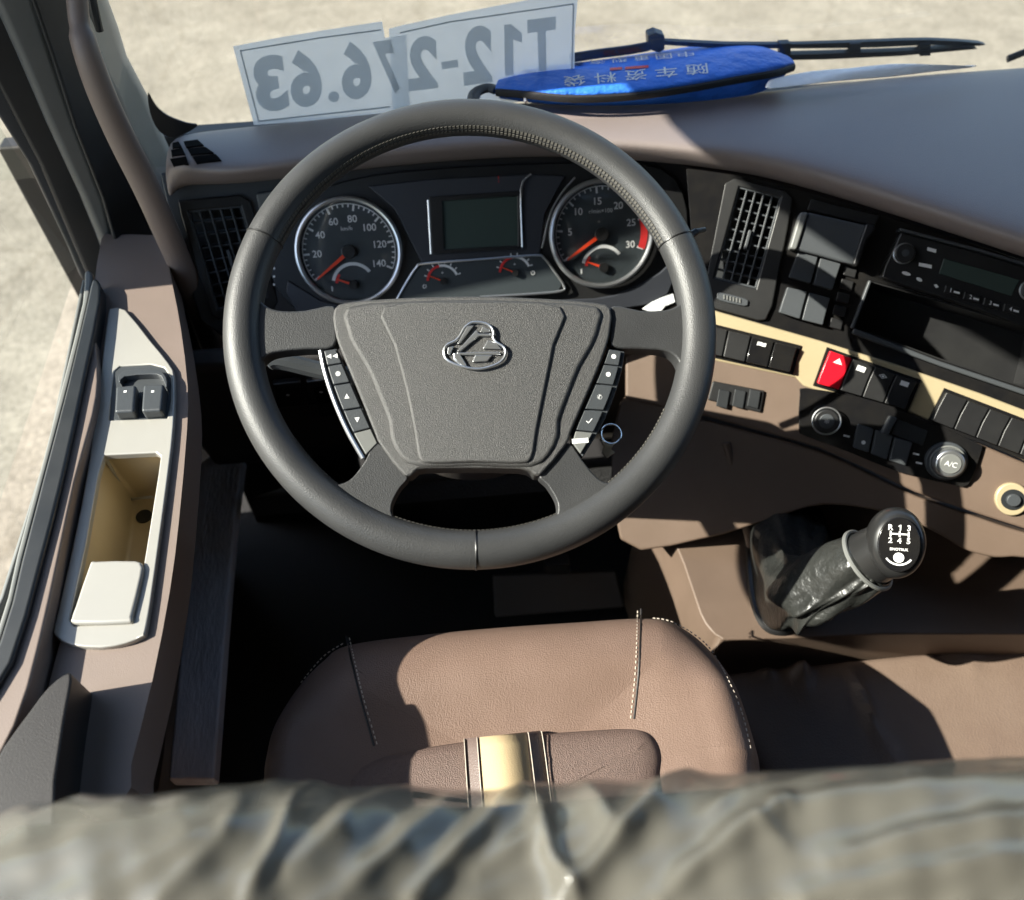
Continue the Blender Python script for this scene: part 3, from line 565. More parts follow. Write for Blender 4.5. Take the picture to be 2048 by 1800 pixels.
# ------------------------------------------------------------------ steering wheel
sw = thing('steering_wheel', WHEEL, 'four spoke grey leather steering wheel with grained hub and chrome emblem', 'steering wheel')
RC, RT = .2125, .0173
n = 180
tube('rim', [WP.uv(RC*math.cos(2*math.pi*i/n), RC*math.sin(2*math.pi*i/n)) for i in range(n)], RT, M['wheel'], sw, sides=28, closed=True, ref=WP.n, flat=.95)
def rim_pt(a, w, k=1.0):                       # a: angle round the wheel, w: angle round the section (0 = up, 90 = inwards)
    rr = RC - RT*k*math.sin(w); return WP.uv(rr*math.cos(a), rr*math.sin(a), RT*.95*k*math.cos(w))
uvc = lambda x, y: math.atan2(*reversed(list(WP.to_uv(x, y))))
for x, y in ((515, 472), (1362, 478), (952, 1105)):
    a = uvc(x, y); tube('rim_seam', [rim_pt(a, 2*math.pi*i/28, 1.004) for i in range(28)], .0009, M['black'], sw, sides=6, closed=True)
def stitch(a0, a1, w, name='rim_stitching'):
    V = []; Fc = []; N = int(abs(a1-a0)*RC/.0042)
    for i in range(N):
        a = a0+(a1-a0)*(i+.5)/N; da = .0013/RC
        p = [rim_pt(a-da, w-.10, 1.0), rim_pt(a+da, w-.06, 1.0), rim_pt(a+da, w+.10, 1.0), rim_pt(a-da, w+.06, 1.0)]
        q = [rim_pt(a-da, w-.10, 1.045), rim_pt(a+da, w-.06, 1.045), rim_pt(a+da, w+.10, 1.045), rim_pt(a-da, w+.06, 1.045)]
        b = len(V); V += q+p; Fc += [[b, b+1, b+2, b+3]] + [[b+k, b+(k+1) % 4, b+4+(k+1) % 4, b+4+k] for k in range(4)]
    return mesh(name, V, Fc, M['stitch'], sw, smooth=False)
M['stitch'] = mat('grey_stitching', (.085, .08, .07), .6)
stitch(uvc(1362, 478), uvc(515, 472), R(78)); stitch(uvc(1362, 478), uvc(515, 472), R(62)); stitch(R(-150), R(-30), R(80))
def spoke(poly, name='spoke'):
    return plate(name, WP, smooth_loop(poly, 3), -.014, .006, M['wheel'], sw, bevel=.008, seg=4)
spoke([(480, 545), (512, 590), (535, 613), (565, 621), (610, 620), (668, 611), (672, 650), (668, 693), (610, 698), (560, 703), (532, 712), (517, 735), (508, 790), (478, 780), (468, 660)])
spoke([(1412, 545), (1380, 590), (1352, 612), (1325, 620), (1280, 620), (1224, 611), (1220, 650), (1224, 691), (1280, 697), (1325, 700), (1350, 712), (1362, 735), (1372, 790), (1404, 780), (1414, 660)])
spoke([(750, 885), (775, 905), (815, 950), (800, 975), (786, 1000), (782, 1022), (792, 1045), (815, 1066), (790, 1085), (720, 1060), (650, 1010), (615, 955), (645, 968), (680, 968), (705, 955), (730, 922)])
spoke([(1138, 885), (1115, 905), (1078, 948), (1095, 970), (1112, 998), (1116, 1020), (1107, 1042), (1082, 1064), (1110, 1084), (1180, 1058), (1248, 1008), (1285, 953), (1250, 966), (1216, 966), (1192, 953), (1165, 920)])
ab = plate('airbag_cover', WP, smooth_loop([(668, 616), (700, 603), (800, 595), (945, 591), (1090, 596), (1190, 604), (1222, 615), (1222, 655), (1214, 692), (1194, 745), (1168, 805), (1142, 865), (1132, 890), (1082, 950), (1062, 944), (1040, 938), (950, 936), (850, 937), (832, 942), (810, 953), (762, 892), (750, 868), (725, 805), (700, 745), (678, 692), (668, 655)], 2), -.02, .010, M['hub'], sw, bevel=.005, seg=3)
plate('hub_mid_panel', WP, smooth_loop([(692, 612), (800, 601), (945, 597), (1090, 602), (1198, 611), (1200, 650), (1186, 690), (1160, 735), (1138, 790), (1120, 840), (1118, 872), (1098, 912), (1060, 934), (950, 931), (840, 933), (800, 914), (780, 875), (776, 842), (756, 790), (732, 735), (705, 690), (692, 655)], 2), .004, .0128, M['hub'], ab, bevel=.005, seg=3)
plate('hub_centre_panel', WP, smooth_loop([(768, 612), (945, 602), (1122, 612), (1108, 690), (1090, 780), (1074, 860), (1064, 915), (1040, 926), (950, 924), (860, 926), (838, 915), (828, 860), (812, 780), (788, 690)], 3), .010, .0152, M['hub'], ab, bevel=.003, seg=3)
def button_strip(outer, inner, bright, icons):
    poly = outer + inner[::-1]
    s_ = plate('button_strip', WP, smooth_loop(outer, 3, False)+smooth_loop(inner, 3, False)[::-1], -.010, .004, M['grey'], sw, bevel=.001)
    if bright: tube('chrome_edge', smooth_loop([WP.px(x, y, .005) for x, y in outer], 5, False), .0021, M['satin'], s_, sides=8)
    O, I = smooth_loop([WP.to_uv(x, y, .007) for x, y in outer], 8, False), smooth_loop([WP.to_uv(x, y, .007) for x, y in inner], 8, False)
    N = len(O)-1; nb = 5
    for k in range(nb):
        i0, i1 = int(N*k/nb), int(N*(k+1)/nb)
        lp = [lerp(O[i], I[i], .18) for i in range(i0, i1+1)] + [lerp(O[i], I[i], .94) for i in range(i1, i0-1, -1)]
        cc = sum(lp)/len(lp); lp = [cc+(p-cc)*.95 for p in lp]
        b = plate_uv('wheel_button', WP, lp, .002, .007, M['grey' if k < 4 else 'frame'], s_, bevel=.001)
        if icons[k]: print_at('button_symbol', icons[k], WP, cc, .0045, .0073, M['white'], b)
button_strip([(641, 702), (650, 745), (668, 800), (694, 860), (726, 917)], [(674, 697), (692, 738), (716, 792), (742, 850), (758, 884)], True, ['◂◂', '◉', '▴', '▾', None])
button_strip([(1250, 703), (1243, 745), (1226, 800), (1200, 858), (1166, 914)], [(1216, 697), (1200, 740), (1176, 795), (1150, 855), (1143, 884)], False, ['•', '•', '✆', '✓', '▬'])
emb = None
Lp = [(948, 644.5), (967, 646), (982, 654), (987, 667), (986, 675), (992, 684), (1007, 694), (1011, 706), (1004, 721), (987, 731), (958, 738), (928, 734), (905, 726), (891, 716), (888, 701), (894, 690), (911, 681), (920, 671), (928, 657), (938, 648)]
EO = .0180
emb = tube('emblem', smooth_loop([WP.px(x, y, EO) for x, y in Lp], 4), .0012, M['satin'], ab, sides=8, closed=True, ref=WP.n)
plate('emblem_field', WP, smooth_loop(Lp, 3), .0142, .0160, M['hub'], emb)
for q in ([(952, 660), (958, 667), (987, 667), (986, 672), (958, 672), (922, 702), (914, 702)], [(913, 705), (998, 703), (1002, 709), (918, 710)], [(919, 706), (934, 731), (926, 734), (908, 716), (906, 706)], [(975, 680), (966, 697), (1003, 698), (992, 685)], [(950, 710), (985, 710), (975, 722), (945, 724)], [(934, 652), (948, 650), (938, 664), (922, 684), (914, 688)], [(896, 694), (908, 692), (900, 710), (894, 706)], [(965, 652), (980, 660), (980, 664), (960, 664)], [(905, 716), (918, 722), (928, 731), (915, 726)]):
    plate('emblem_bar', WP, q, .0148, .0188, M['satin'], emb, bevel=.0007)
# ------------------------------------------------------------------ left door
dr = thing('driver_door', (-.45, .1, .0), 'brown driver door with champagne switch panel, black window seal and lowered sill', 'door')
AR = Plane(at_z(300, 900, .655), (1, 0, 0), (0, 1, .02)); BT = Plane(at_z(100, 900, .672), (1, 0, 0), (0, 1, 0))
ARM = [(203, 478), (225, 470), (300, 470), (325, 482), (345, 570), (362, 660), (375, 770), (374, 860), (358, 1040), (340, 1180), (305, 1360), (262, 1530), (245, 1600), (60, 1620), (90, 1400), (130, 1250), (165, 1060), (190, 870), (180, 760), (186, 600)]
PAN = [(216, 624), (224, 617), (250, 619), (300, 680), (338, 727), (349, 757), (347, 850), (336, 950), (312, 1130), (293, 1256), (284, 1273), (250, 1287), (200, 1295), (142, 1290), (110, 1272), (108, 1255), (118, 1212), (162, 1010), (190, 840), (206, 700)]
HOLE = [(208, 910), (312, 905), (321, 912), (316, 950), (292, 1100), (268, 1236), (258, 1246), (150, 1251), (140, 1240), (142, 1228), (172, 1085), (196, 950)]
AH = [(200, 900), (330, 896), (318, 990), (275, 1255), (130, 1262), (160, 1090)]
plate('armrest', AR, smooth_loop(ARM, 2), -.05, 0, M['door'], dr, holes=[AH], bevel=.012, seg=4)
WIN = [(228, 742), (240, 732), (300, 728), (328, 735), (341, 755), (340, 800), (334, 836), (218, 840), (222, 790)]
plate('switch_panel', AR, smooth_loop(PAN, 2), -.003, .0055, M['cream'], dr, holes=[HOLE, WIN], bevel=.003, seg=3)
pm = plate('window_switch', AR, smooth_loop(WIN, 2), -.001, .004, M['grey'], dr, bevel=.001)
for q in ([(231, 772), (272, 769), (268, 822), (228, 824)], [(286, 769), (328, 767), (323, 820), (282, 822)]):
    b = plate('switch_key', AR, q, .003, .017, M['grey'], pm, bevel=.003, seg=3)
    cx = sum(x for x, y in q)/4; print_at('switch_symbol', '▪', AR, AR.to_uv(cx, 782, .018), .003, .0173, M['white'], b)
plate('switch_hood', AR, smooth_loop([(236, 758), (246, 742), (300, 737), (326, 745), (334, 762), (332, 775), (322, 752), (300, 748), (250, 752), (240, 764)], 2), .003, .012, M['grey'], pm, bevel=.002)
# cup recess with sloping walls
top = [AR.to_uv(x, y, .0) for x, y in [(200, 902), (326, 898), (300, 1090), (270, 1258), (132, 1262), (165, 1090)]]; cc = sum(top)/6
bot = [cc + (u-cc)*np.array([.66, .80]) + np.array([.0, .01]) for u in top]; k = 6
mesh('cup_recess', [AR.uv(u[0], u[1], .001) for u in top] + [AR.uv(u[0], u[1], -.07) for u in bot], [[i, (i+1) % k, k+(i+1) % k, k+i] for i in range(k)] + [list(range(k, 2*k))], M['gold'], dr, bevel=.004, seg=3)
b0 = sum(bot[:3])/3; disc('drain_hole', AR, AR.to_uv(286, 1030, -.066), .008, -.07, -.0675, M['seal'], dr)
rib = [AR.px(212, 918, -.006), AR.px(256, 998, -.066), AR.px(238, 1110, -.068)]
tube('recess_rib', rib, .0018, M['cream'], dr, sides=8); tube('recess_rib', [AR.px(200, 1010, -.04), AR.px(256, 999, -.066), AR.px(304, 994, -.045)], .0015, M['cream'], dr, sides=8)
lid = plate('pull_lid', AR, smooth_loop([(178, 1128), (190, 1121), (270, 1120), (284, 1128), (284, 1150), (264, 1232), (256, 1244), (148, 1246), (141, 1236), (150, 1210)], 2), -.006, .010, M['cream'], dr, bevel=.006, seg=4)
# belt trim, seal, outer skin
plate('belt_trim', BT, smooth_loop([(184, 640), (192, 700), (196, 760), (186, 830), (150, 960), (120, 1100), (78, 1290), (30, 1450), (-60, 1600), (-140, 1600), (-60, 1420), (20, 1330), (80, 1130), (125, 960), (155, 820), (172, 700)], 2), -.07, 0, M['door'], dr, bevel=.008, seg=3)
plate('window_seal', BT, smooth_loop([(196, 560), (200, 600), (172, 740), (126, 950), (80, 1130), (22, 1325), (-60, 1450), (-140, 1600), (-190, 1600), (-110, 1460), (-5, 1290), (42, 1120), (88, 945), (134, 770), (172, 610), (184, 560)], 2), -.03, .006, M['seal'], dr, bevel=.004, seg=3)
plate('outer_sill', BT, smooth_loop([(184, 545), (176, 605), (138, 765), (92, 940), (46, 1115), (0, 1285), (-105, 1460), (-130, 1460), (-14, 1280), (32, 1110), (80, 935), (124, 765), (164, 605), (168, 545)], 2), -.10, -.008, M['frame'], dr, bevel=.003)
# inner face of the door below the armrest and outer skin to the ground side
def face(name, pxs, z0, z1, m_, shift=(0, 0), parent=dr, th=.02):
    A = [at_z(x, y, z0) for x, y in pxs]; B = [a*1 + np.array([shift[0], shift[1], z1-z0]) for a in A]
    n = len(A); V = A+B+[p+np.array([-th, 0, 0]) for p in A+B]
    Fc = [[i, i+1, n+i+1, n+i] for i in range(n-1)] + [[2*n+i, 3*n+i, 3*n+i+1, 2*n+i+1] for i in range(n-1)]
    return mesh(name, V, Fc, M[m_], parent)
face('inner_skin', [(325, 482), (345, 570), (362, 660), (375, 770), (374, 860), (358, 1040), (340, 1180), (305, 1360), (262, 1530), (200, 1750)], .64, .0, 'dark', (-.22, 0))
O0 = [at_z(x, y, .66) for x, y in [(165, 560), (94, 900), (0, 1195), (-110, 1430), (-300, 1750)]]
mesh('outer_skin', O0 + [p + np.array([-.02, 0, -1.1]) for p in O0], [[i, i+1, 6+i, 5+i] for i in range(4)], M['frame'], dr, solid=.004)
# window frame, glass, B pillar
RF = 1.03
def bandv(name, rows, r_, th, m_, parent=dr, **kw):
    """near-vertical strip: rows of (left px, right px, y px, horizontal distance)"""
    Lf = [at_r(a, y, d) for a, b, y, d in rows]; Rt = [at_r(b, y, d+r_) for a, b, y, d in rows]
    tl, tr = Lf[0].copy(), Rt[0].copy(); k_ = 1.37-tl[2]; off_ = np.array([-.02*k_, -.02*k_, k_]); Lf = [tl+off_]+Lf; Rt = [tr+off_]+Rt; rows = [None]+list(rows)
    dirh = unit(np.array([*(Lf[0]-CAM)[:2], 0]))*th
    n = len(rows); V = Lf+Rt+[p+dirh for p in Lf]+[p+dirh for p in Rt]; Fc = []
    for i in range(n-1):
        Fc += [[i, i+1, n+i+1, n+i], [2*n+i, 3*n+i, 3*n+i+1, 2*n+i+1], [i, 2*n+i, 2*n+i+1, i+1], [n+i, n+i+1, 3*n+i+1, 3*n+i]]
    Fc += [[0, n, 3*n, 2*n], [n-1, 3*n-1, 4*n-1, 2*n-1]]
    return mesh(name, V, Fc, M[m_], parent, **kw)
bandv('frame_flange', [(-120, -85, 0, 1.05), (-48, 20, 160, 1.05), (60, 100, 330, 1.05), (140, 162, 500, 1.05), (165, 180, 560, 1.05)], 0, .02, 'wiper', bevel=.003)
bandv('frame_lip', [(-95, 0, 0, 1.04), (-10, 72, 160, 1.04), (80, 150, 330, 1.04), (152, 216, 500, 1.04), (178, 240, 560, 1.04)], 0, .03, 'seal', bevel=.005)
bandv('door_frame', [(-45, 55, -60, 1.02), (-5, 80, 20, 1.02), (40, 112, 120, 1.02), (100, 160, 260, 1.02), (165, 213, 400, 1.02), (198, 232, 480, 1.02), (220, 250, 540, 1.02)], .0, .05, 'frame', bevel=.010, seg=4)
bandv('frame_gap', [(40, 140, -60, 1.0), (70, 160, 20, 1.0), (105, 185, 120, 1.0), (150, 225, 260, 1.0), (205, 285, 400, 1.0), (228, 312, 480, 1.0), (245, 330, 540, 1.0)], .04, .03, 'seal', bevel=.006)
gp = [at_r(-2, 160, 1.05), at_r(182, 565, 1.05)]
mesh('side_glass', [(-.492, .36, .635), (-.460, -.82, .635), (-.535, -.82, 1.56), (-.535, -.25, 1.54), (-.535, .05, 1.45), (-.535, .33, 1.38)], [(0, 1, 2, 3, 4, 5)], M['doorglass'], dr, smooth=False)
TOPL = [(.42, 1.36), (.3, 1.372), (.2, 1.39), (.09, 1.425), (-.1, 1.51), (-.25, 1.55), (-.5, 1.57), (-1.0, 1.57)]
prism('frame_top', [(-.54, y, z) for y, z in TOPL] + [(-.54, y, z+.06) for y, z in TOPL[::-1]], (-.05, 0, 0), M['frame'], dr)
prism('rear_pillar', [(-.50, -1.0, .60), (-.50, -.74, .60), (-.54, -.78, 1.27), (-.545, -.82, 1.57), (-.545, -1.0, 1.57)], (-.05, 0, 0), M['frame'], dr, bevel=.006)
prism('pull_handle', smooth_loop([at_z(x, y, .69) for x, y in [(60, 1420), (100, 1370), (135, 1345), (142, 1360), (128, 1440), (110, 1560), (90, 1700), (-60, 1700), (-20, 1540)]], 3), (0, 0, -.12), M['dark'], dr, bevel=.018, seg=4)
tag(prism('left_wall_upper', [(-.60, y, z+.05) for y, z in TOPL] + [(-.60, -1.3, 1.62), (-.60, -1.3, 1.719), (-.60, .42, 1.719)], (-.04, 0, 0), M['headliner'], bevel=.004), kind='structure')
tag(prism('left_wall_rear', [(-.58, -1.3, -.04), (-.58, -1.0, -.04), (-.58, -1.0, 1.57), (-.58, -1.3, 1.57)], (-.04, 0, 0), M['headliner'], bevel=.004), kind='structure')
em = prism('added_shade_mirror', [(-.66, .48, .76), (-.66, .25, .76), (-.66, .24, 1.0), (-.66, .25, 1.315), (-.66, .48, 1.315)], (-.24, 0, .04), M['black'], None, bevel=.03, seg=4); tag(em, kind='structure')  # unseen mirror, added to shade the dash's left end and the armrest front
prism('added_mirror_glass', [(-.69, .238, .84), (-.87, .238, .86), (-.87, .238, 1.28), (-.69, .238, 1.26)], (0, -.004, 0), M['chrome'], em)
tube('added_mirror_bracket', [(-.60, .47, 1.20), (-.66, .45, 1.2), (-.75, .42, 1.2)], .018, M['black'], em)
# A pillar and grab handle
ap = thing('windscreen_pillar', at_r(330, 290, 1.05), 'pale grey windscreen pillar trim beside the left end of the dashboard', 'pillar')
bandv('pillar_trim', [(60, 212, -80, 1.03), (100, 218, 0, 1.03), (140, 240, 60, 1.035), (180, 258, 120, 1.04), (225, 300, 200, 1.045), (255, 332, 280, 1.05), (300, 372, 370, 1.05), (360, 440, 520, 1.05)], .03, .08, 'pillar', ap, bevel=.012, seg=4)
prism('pillar_upper', [(-.60, .375, 1.04), (-.44, .375, 1.04), (-.44, .375, 1.715), (-.60, .375, 1.715)], (0, .09, 0), M['pillar'], ap, bevel=.01)
gh = thing('grab_handle', at_r(430, 700, .93), 'long brown grab handle running up the windscreen pillar', 'grab handle')
hp = [(150, -60, .955), (158, 40, .94), (172, 100, .925), (200, 180, .92), (240, 270, .92), (290, 370, .92), (335, 470, .92), (378, 570, .92), (412, 660, .92), (445, 750, .92), (480, 850, .93)]
hpts = smooth_loop([at_r(*q) for q in hp], 4, False)
tube('grip', hpts, [.010]*6+[.0125 + .003*min(1, i/12) for i in range(len(hpts)-6)], M['door'], gh, sides=20, ref=(0, 1, 0), flat=.8)
tube('upper_mount', [at_r(174, -40, .99), at_r(186, 20, .985), at_r(200, 62, .985)], [.006, .006, .004], M['seal'], gh)
lp_ = [at_r(q[0]+24, q[1]+6, q[2]+.012) for q in hp[2:]]
tube('grip_edge', smooth_loop(lp_, 4, False), .004, M['pillar'], gh, sides=8)

# ------------------------------------------------------------------ floor level: sill, pedals, tunnel
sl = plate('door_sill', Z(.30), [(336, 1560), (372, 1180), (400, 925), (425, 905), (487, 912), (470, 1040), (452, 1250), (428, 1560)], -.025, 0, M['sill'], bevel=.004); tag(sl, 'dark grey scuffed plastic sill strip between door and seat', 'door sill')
kp = thing('knee_panel', (0, .25, .4), 'dark brown knee panel with switches under the dashboard left of the column', 'panel')
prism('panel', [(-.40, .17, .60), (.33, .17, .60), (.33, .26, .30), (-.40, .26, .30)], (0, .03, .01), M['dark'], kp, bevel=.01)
KP = Plane((-.1, .17, .60), (1, 0, 0), (0, -.09, .30))
for q in ([(545, 770), (602, 764), (604, 812), (552, 818)], [(612, 765), (668, 757), (672, 806), (616, 812)], [(622, 775), (700, 760), (705, 826), (640, 836)]):
    b = plate('panel_switch', KP, q, .003, .012, M['gloss'], kp, bevel=.002); cx = sum(x for x, y in q)/4; cy = sum(y for x, y in q)/4
    print_at('switch_symbol', '◦', KP, KP.to_uv(cx, cy, .013), .004, .0125, M['white'], b)
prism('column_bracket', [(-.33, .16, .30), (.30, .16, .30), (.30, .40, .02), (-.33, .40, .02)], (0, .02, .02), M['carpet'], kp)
pd = thing('accelerator_pedal', at_z(1120, 1170, .08), 'dark accelerator pedal plate on the shaded floor under the wheel', 'pedal')
plate('pedal_plate', Plane(at_z(1120, 1170, .10), (1, 0, 0), (0, .8, .6)), [(985, 1150), (1232, 1142), (1250, 1215), (990, 1235)], -.015, 0, M['column'], pd, bevel=.004)
prism('pedal_arm', [at_z(1090, 1150, .10), at_z(1140, 1148, .10), at_z(1140, 1130, .22), at_z(1090, 1132, .22)], (0, .02, 0), M['black'], pd, bevel=.003)

tn = thing('engine_tunnel', (.7, -.2, 0), 'brown moulded engine tunnel cover right of the driver seat', 'engine tunnel')
TZ = .36
T = Z(TZ)
plate('tunnel_top', T, smooth_loop([(1300, 985), (1336, 1056), (1368, 1130), (1400, 1225), (1420, 1258), (1442, 1276), (1480, 1279), (1760, 1268), (2400, 1240), (2700, 1000), (2300, 700), (1500, 700), (1320, 880)], 2), -.34, 0, M['brown'], tn, bevel=.012, seg=4)
FV = FP.px(1450, 1000, -.02)
prism('console_front', [FP.px(1330, 830, -.022), FP.px(2270, 1140, -.022), at_z(2270, 1060, TZ-.02)+np.array([0, .05, 0]), at_z(1440, 930, TZ-.02)+np.array([0, .05, 0])], (.03, .10, 0), M['brown'], tn, bevel=.01)
tube('console_ridge', smooth_loop([FP.px(1452, 885, .004), lerp(FP.px(1452, 885, .004), at_z(1505, 1105, TZ), .5), at_z(1505, 1105, TZ)], 4, False), .006, M['brown'], tn, sides=10)
MZ = .27
mt = thing('tunnel_mat', (.7, -.4, MZ), 'padded dark leather mat with wrinkles covering the rear of the engine tunnel', 'mat')
nx, ny = 190, 120; xs = np.linspace(.285, 1.6, nx); ys = np.linspace(-.150, -.85, ny); V = []
ww = [(random.uniform(.3, 1.3), random.uniform(-.60, -.06), random.uniform(.03, .08), random.uniform(.006, .011), random.uniform(.9, 1.4), random.uniform(.009, .016)) for _ in range(95)]
XX, YY = np.meshgrid(xs, ys, indexing='ij'); ed = np.clip(np.minimum((XX-.285)/.03, (-.150-YY)/.012), 0, 1); ZZ = MZ + .030 - .018*(1-np.sqrt(1-(1-ed)**2))
for wx, wy, ln, wd, an, h in ww:
    dx, dy = XX-wx, YY-wy; a = dx*math.cos(an)+dy*math.sin(an); b = -dx*math.sin(an)+dy*math.cos(an); ZZ += h*np.exp(-(a/ln*1.6)**2-(b/wd)**2)
XX = XX + np.clip((YY+.150)/-.148, 0, 1)*.03; V = list(np.stack([XX, YY, ZZ], -1).reshape(-1, 3))
mesh('mat_cover', V, [[i*ny+j, i*ny+j+1, (i+1)*ny+j+1, (i+1)*ny+j] for i in range(nx-1) for j in range(ny-1)], M['matleather'], mt, solid=.02, sharp=80)

# ------------------------------------------------------------------ gear lever
gl = thing('gear_lever', at_z(1545, 1200, TZ), 'black gear lever with printed knob and wrinkled leather gaiter', 'gear lever')
kc = at_d(1790, 1085, .80); base = at_z(1560, 1235, TZ+.06)
kd = unit(kc - at_d(1640, 1190, .88))
axs = kd
# gaiter: rings from the console opening to the sleeve
open_px = [(1506, 1020), (1560, 1014), (1620, 1016), (1650, 1060), (1660, 1150), (1630, 1230), (1560, 1262), (1520, 1235), (1502, 1150)]
o3 = smooth_loop([at_z(x, y, TZ+.004) for x, y in open_px], 6); n = len(o3); cen = sum(o3)/n
s0, s1 = at_d(1600, 1195, .89), at_d(1735, 1120, .83)
def frame_of(d): a = unit(np.cross(d, (0, 0, 1))); return a, np.cross(a, d)
ea, eb = frame_of(unit(s1-s0)); rings = [o3]
L0 = [math.atan2(np.dot(p-cen, eb), np.dot(p-cen, ea)) for p in o3]
for t, cpt, rr in ((.25, None, None), (.5, None, None), (.75, None, None), (1.0, s0, .040), (1.25, lerp(s0, s1, .35), .036), (1.5, lerp(s0, s1, .7), .036), (1.75, s1, .033), (1.9, lerp(s0, s1, 1.05), .030)):
    if cpt is None: rings.append(None)
    else: rings.append([cpt + rr*(ea*math.cos(a)+eb*math.sin(a)) for a in L0])
for k in (1, 2, 3):
    t = k/4.; bulge = 1+.10*math.sin(math.pi*t)
    rings[k] = [lerp(p, q, t**1.15)*1.0 + (p-cen)*.10*math.sin(math.pi*t) + np.array([0, 0, .02*math.sin(math.pi*t)]) for p, q in zip(rings[0], rings[4])]
V = []
for k, rg in enumerate(rings):
    c = sum(rg)/n
    for i, p in enumerate(rg):
        a = 2*math.pi*i/n; amp = (.0, .008, .013, .014, .010, .0045, .003, .004, .0)[k]
        V.append(p + unit(p-c)*amp*(1.1-2*abs(math.sin(2.5*a+k*.7))**.7+.5*math.sin(9*a-k*1.7+1)))
mesh('gaiter', V, [[k*n+i, k*n+(i+1) % n, (k+1)*n+(i+1) % n, (k+1)*n+i] for k in range(len(rings)-1) for i in range(n)], M['boot'], gl, sub=2)
tube('gaiter_frame', o3, .006, M['black'], gl, sides=8, closed=True)
tube('gaiter_hem', [lerp(s0, s1, 1.0)+.0325*(ea*math.cos(2*math.pi*i/40)+eb*math.sin(2*math.pi*i/40)) for i in range(40)], .0026, M['frame'], gl, sides=8, closed=True)
tube('collar', [lerp(s0, s1, .9), lerp(s1, kc, .35), lerp(s1, kc, .8)], [.029, .0285, .026], M['knob'], gl, sides=32)
# knob: lathe about its axis, top face towards the driver
tn_ = unit(lerp(unit(CAM-kc), kd, .22)); KU = unit(np.array([.10, .62, .5])); KN = Plane(kc, np.cross(KU, tn_), KU)
prof = [(.021, -.040), (.027, -.028), (.0325, -.010), (.0335, .004), (.031, .014), (.026, .0195), (.014, .0225), (.0, .0232)]
n = 48; V = []
for r_, h_ in prof:
    for i in range(n): a = 2*math.pi*i/n; V.append(KN.uv(r_*.82*math.cos(a), r_*1.06*math.sin(a), h_))
mesh('knob', V, [[k*n+i, k*n+(i+1) % n, (k+1)*n+(i+1) % n, (k+1)*n+i] for k in range(len(prof)-1) for i in range(n)], M['knob'], gl, sharp=70)
kb = [o for o in gl.children if o.name.startswith('knob')][0]
def kpt(u, v): return KN.uv(u, v, .0236)
def kprint(nm, t, u, v, h, xs=1.0, m_='white'): return print_at(nm, t, KN, (u, v), h, .0240, M[m_], kb, .02, xs=xs)
plate_uv('knob_insert', KN, [(.019*math.cos(R(a)), .0265*math.sin(R(a))) for a in range(0, 360, 10)], .018, .0236, M['gloss'], kb, bevel=.001)
for i, (t, u, v) in enumerate((('R', -.008, .0165), ('1', 0, .0165), ('3', .008, .0165), ('2', -.008, .004), ('4', 0, .004), ('5', .008, .004))): kprint('gear_number', t, u, v, .0055)
for u in (-.008, 0, .008): plate_uv('shift_line', KN, [(u-.0007, .0075), (u+.0007, .0075), (u+.0007, .013), (u-.0007, .013)], .0235, .0241, M['white'], kb)
plate_uv('shift_line', KN, [(-.008, .0096), (.008, .0096), (.008, .011), (-.008, .011)], .0235, .0241, M['white'], kb)
kprint('knob_lettering', 'SINOTRUK', 0, -.0045, .0026, .95); disc('knob_logo', KN, (0, -.0125), .0048, .0235, .0241, M['white'], kb, 24)
arc_strip('knob_arc', KN, (0, -.006), .0125, .0142, 215, 325, .0241, M['white'], kb, 16, .0005)
tube('range_switch', [KN.uv(-.030, -.004, -.012), KN.uv(-.037, -.008, -.012)], [.007, .005], M['frame'], gl, sides=16)

# ------------------------------------------------------------------ driver seat
st = thing('driver_seat', (0, -.4, 0), 'brown leather driver seat with perforated insert, cream stripe and pale stitching', 'seat')
SZ = .52
oux = [(690, 1268), (850, 1246), (1000, 1232), (1150, 1222), (1280, 1214), (1345, 1222), (1405, 1256), (1455, 1312), (1495, 1390), (1532, 1510), (1552, 1600)]
oul = [(500, 1600), (515, 1520), (535, 1440), (578, 1362), (632, 1304)]
outl = [at_z(x, y, SZ-.03) for x, y in oux] + [np.array([.30, -.45, SZ-.03]), np.array([.28, -.62, SZ-.03]), np.array([0, -.66, SZ-.03]), np.array([-.26, -.62, SZ-.03]), np.array([-.28, -.45, SZ-.03])] + [at_z(x, y, SZ-.03) for x, y in oul]
ol = np.array(smooth_loop(outl, 8))[:, :2]; n = len(ol)
def inset(L, d):
    t = np.roll(L, -1, 0)-np.roll(L, 1, 0); t /= np.linalg.norm(t, axis=1)[:, None]; nn = np.stack([t[:, 1], -t[:, 0]], 1); return L + nn*d
RR = .075; prof = [(0, -.30), (-.002, -.16)] + [(RR*(1-math.cos(R(a))), -RR+RR*math.sin(R(a))) for a in range(0, 91, 10)]
def hump(d): return 0
rings = [np.column_stack([inset(ol, d), np.full(n, SZ+h)]) for d, h in prof]
ce = rings[-1].mean(0)
for s_, dz in ((.85, -.004), (.7, -.010), (.5, -.014), (.3, -.016), (.1, -.016)):
    rg = ce + (rings[len(prof)-1]-ce)*s_; rg[:, 2] = SZ+dz; rings.append(rg)
V = np.vstack(rings); _b = np.clip((np.abs(V[:, 0]-.012)-.175)/.06, 0, 1)*np.clip((-.17-V[:, 1])/.08, 0, 1)*np.clip((V[:, 2]-SZ+.075)/.075, 0, 1); V[:, 2] += .028*_b*_b*(3-2*_b)
Fc = [[k*n+i, k*n+(i+1) % n, (k+1)*n+(i+1) % n, (k+1)*n+i] for k in range(len(rings)-1) for i in range(n)] + [[(len(rings)-1)*n+i for i in range(n)]]
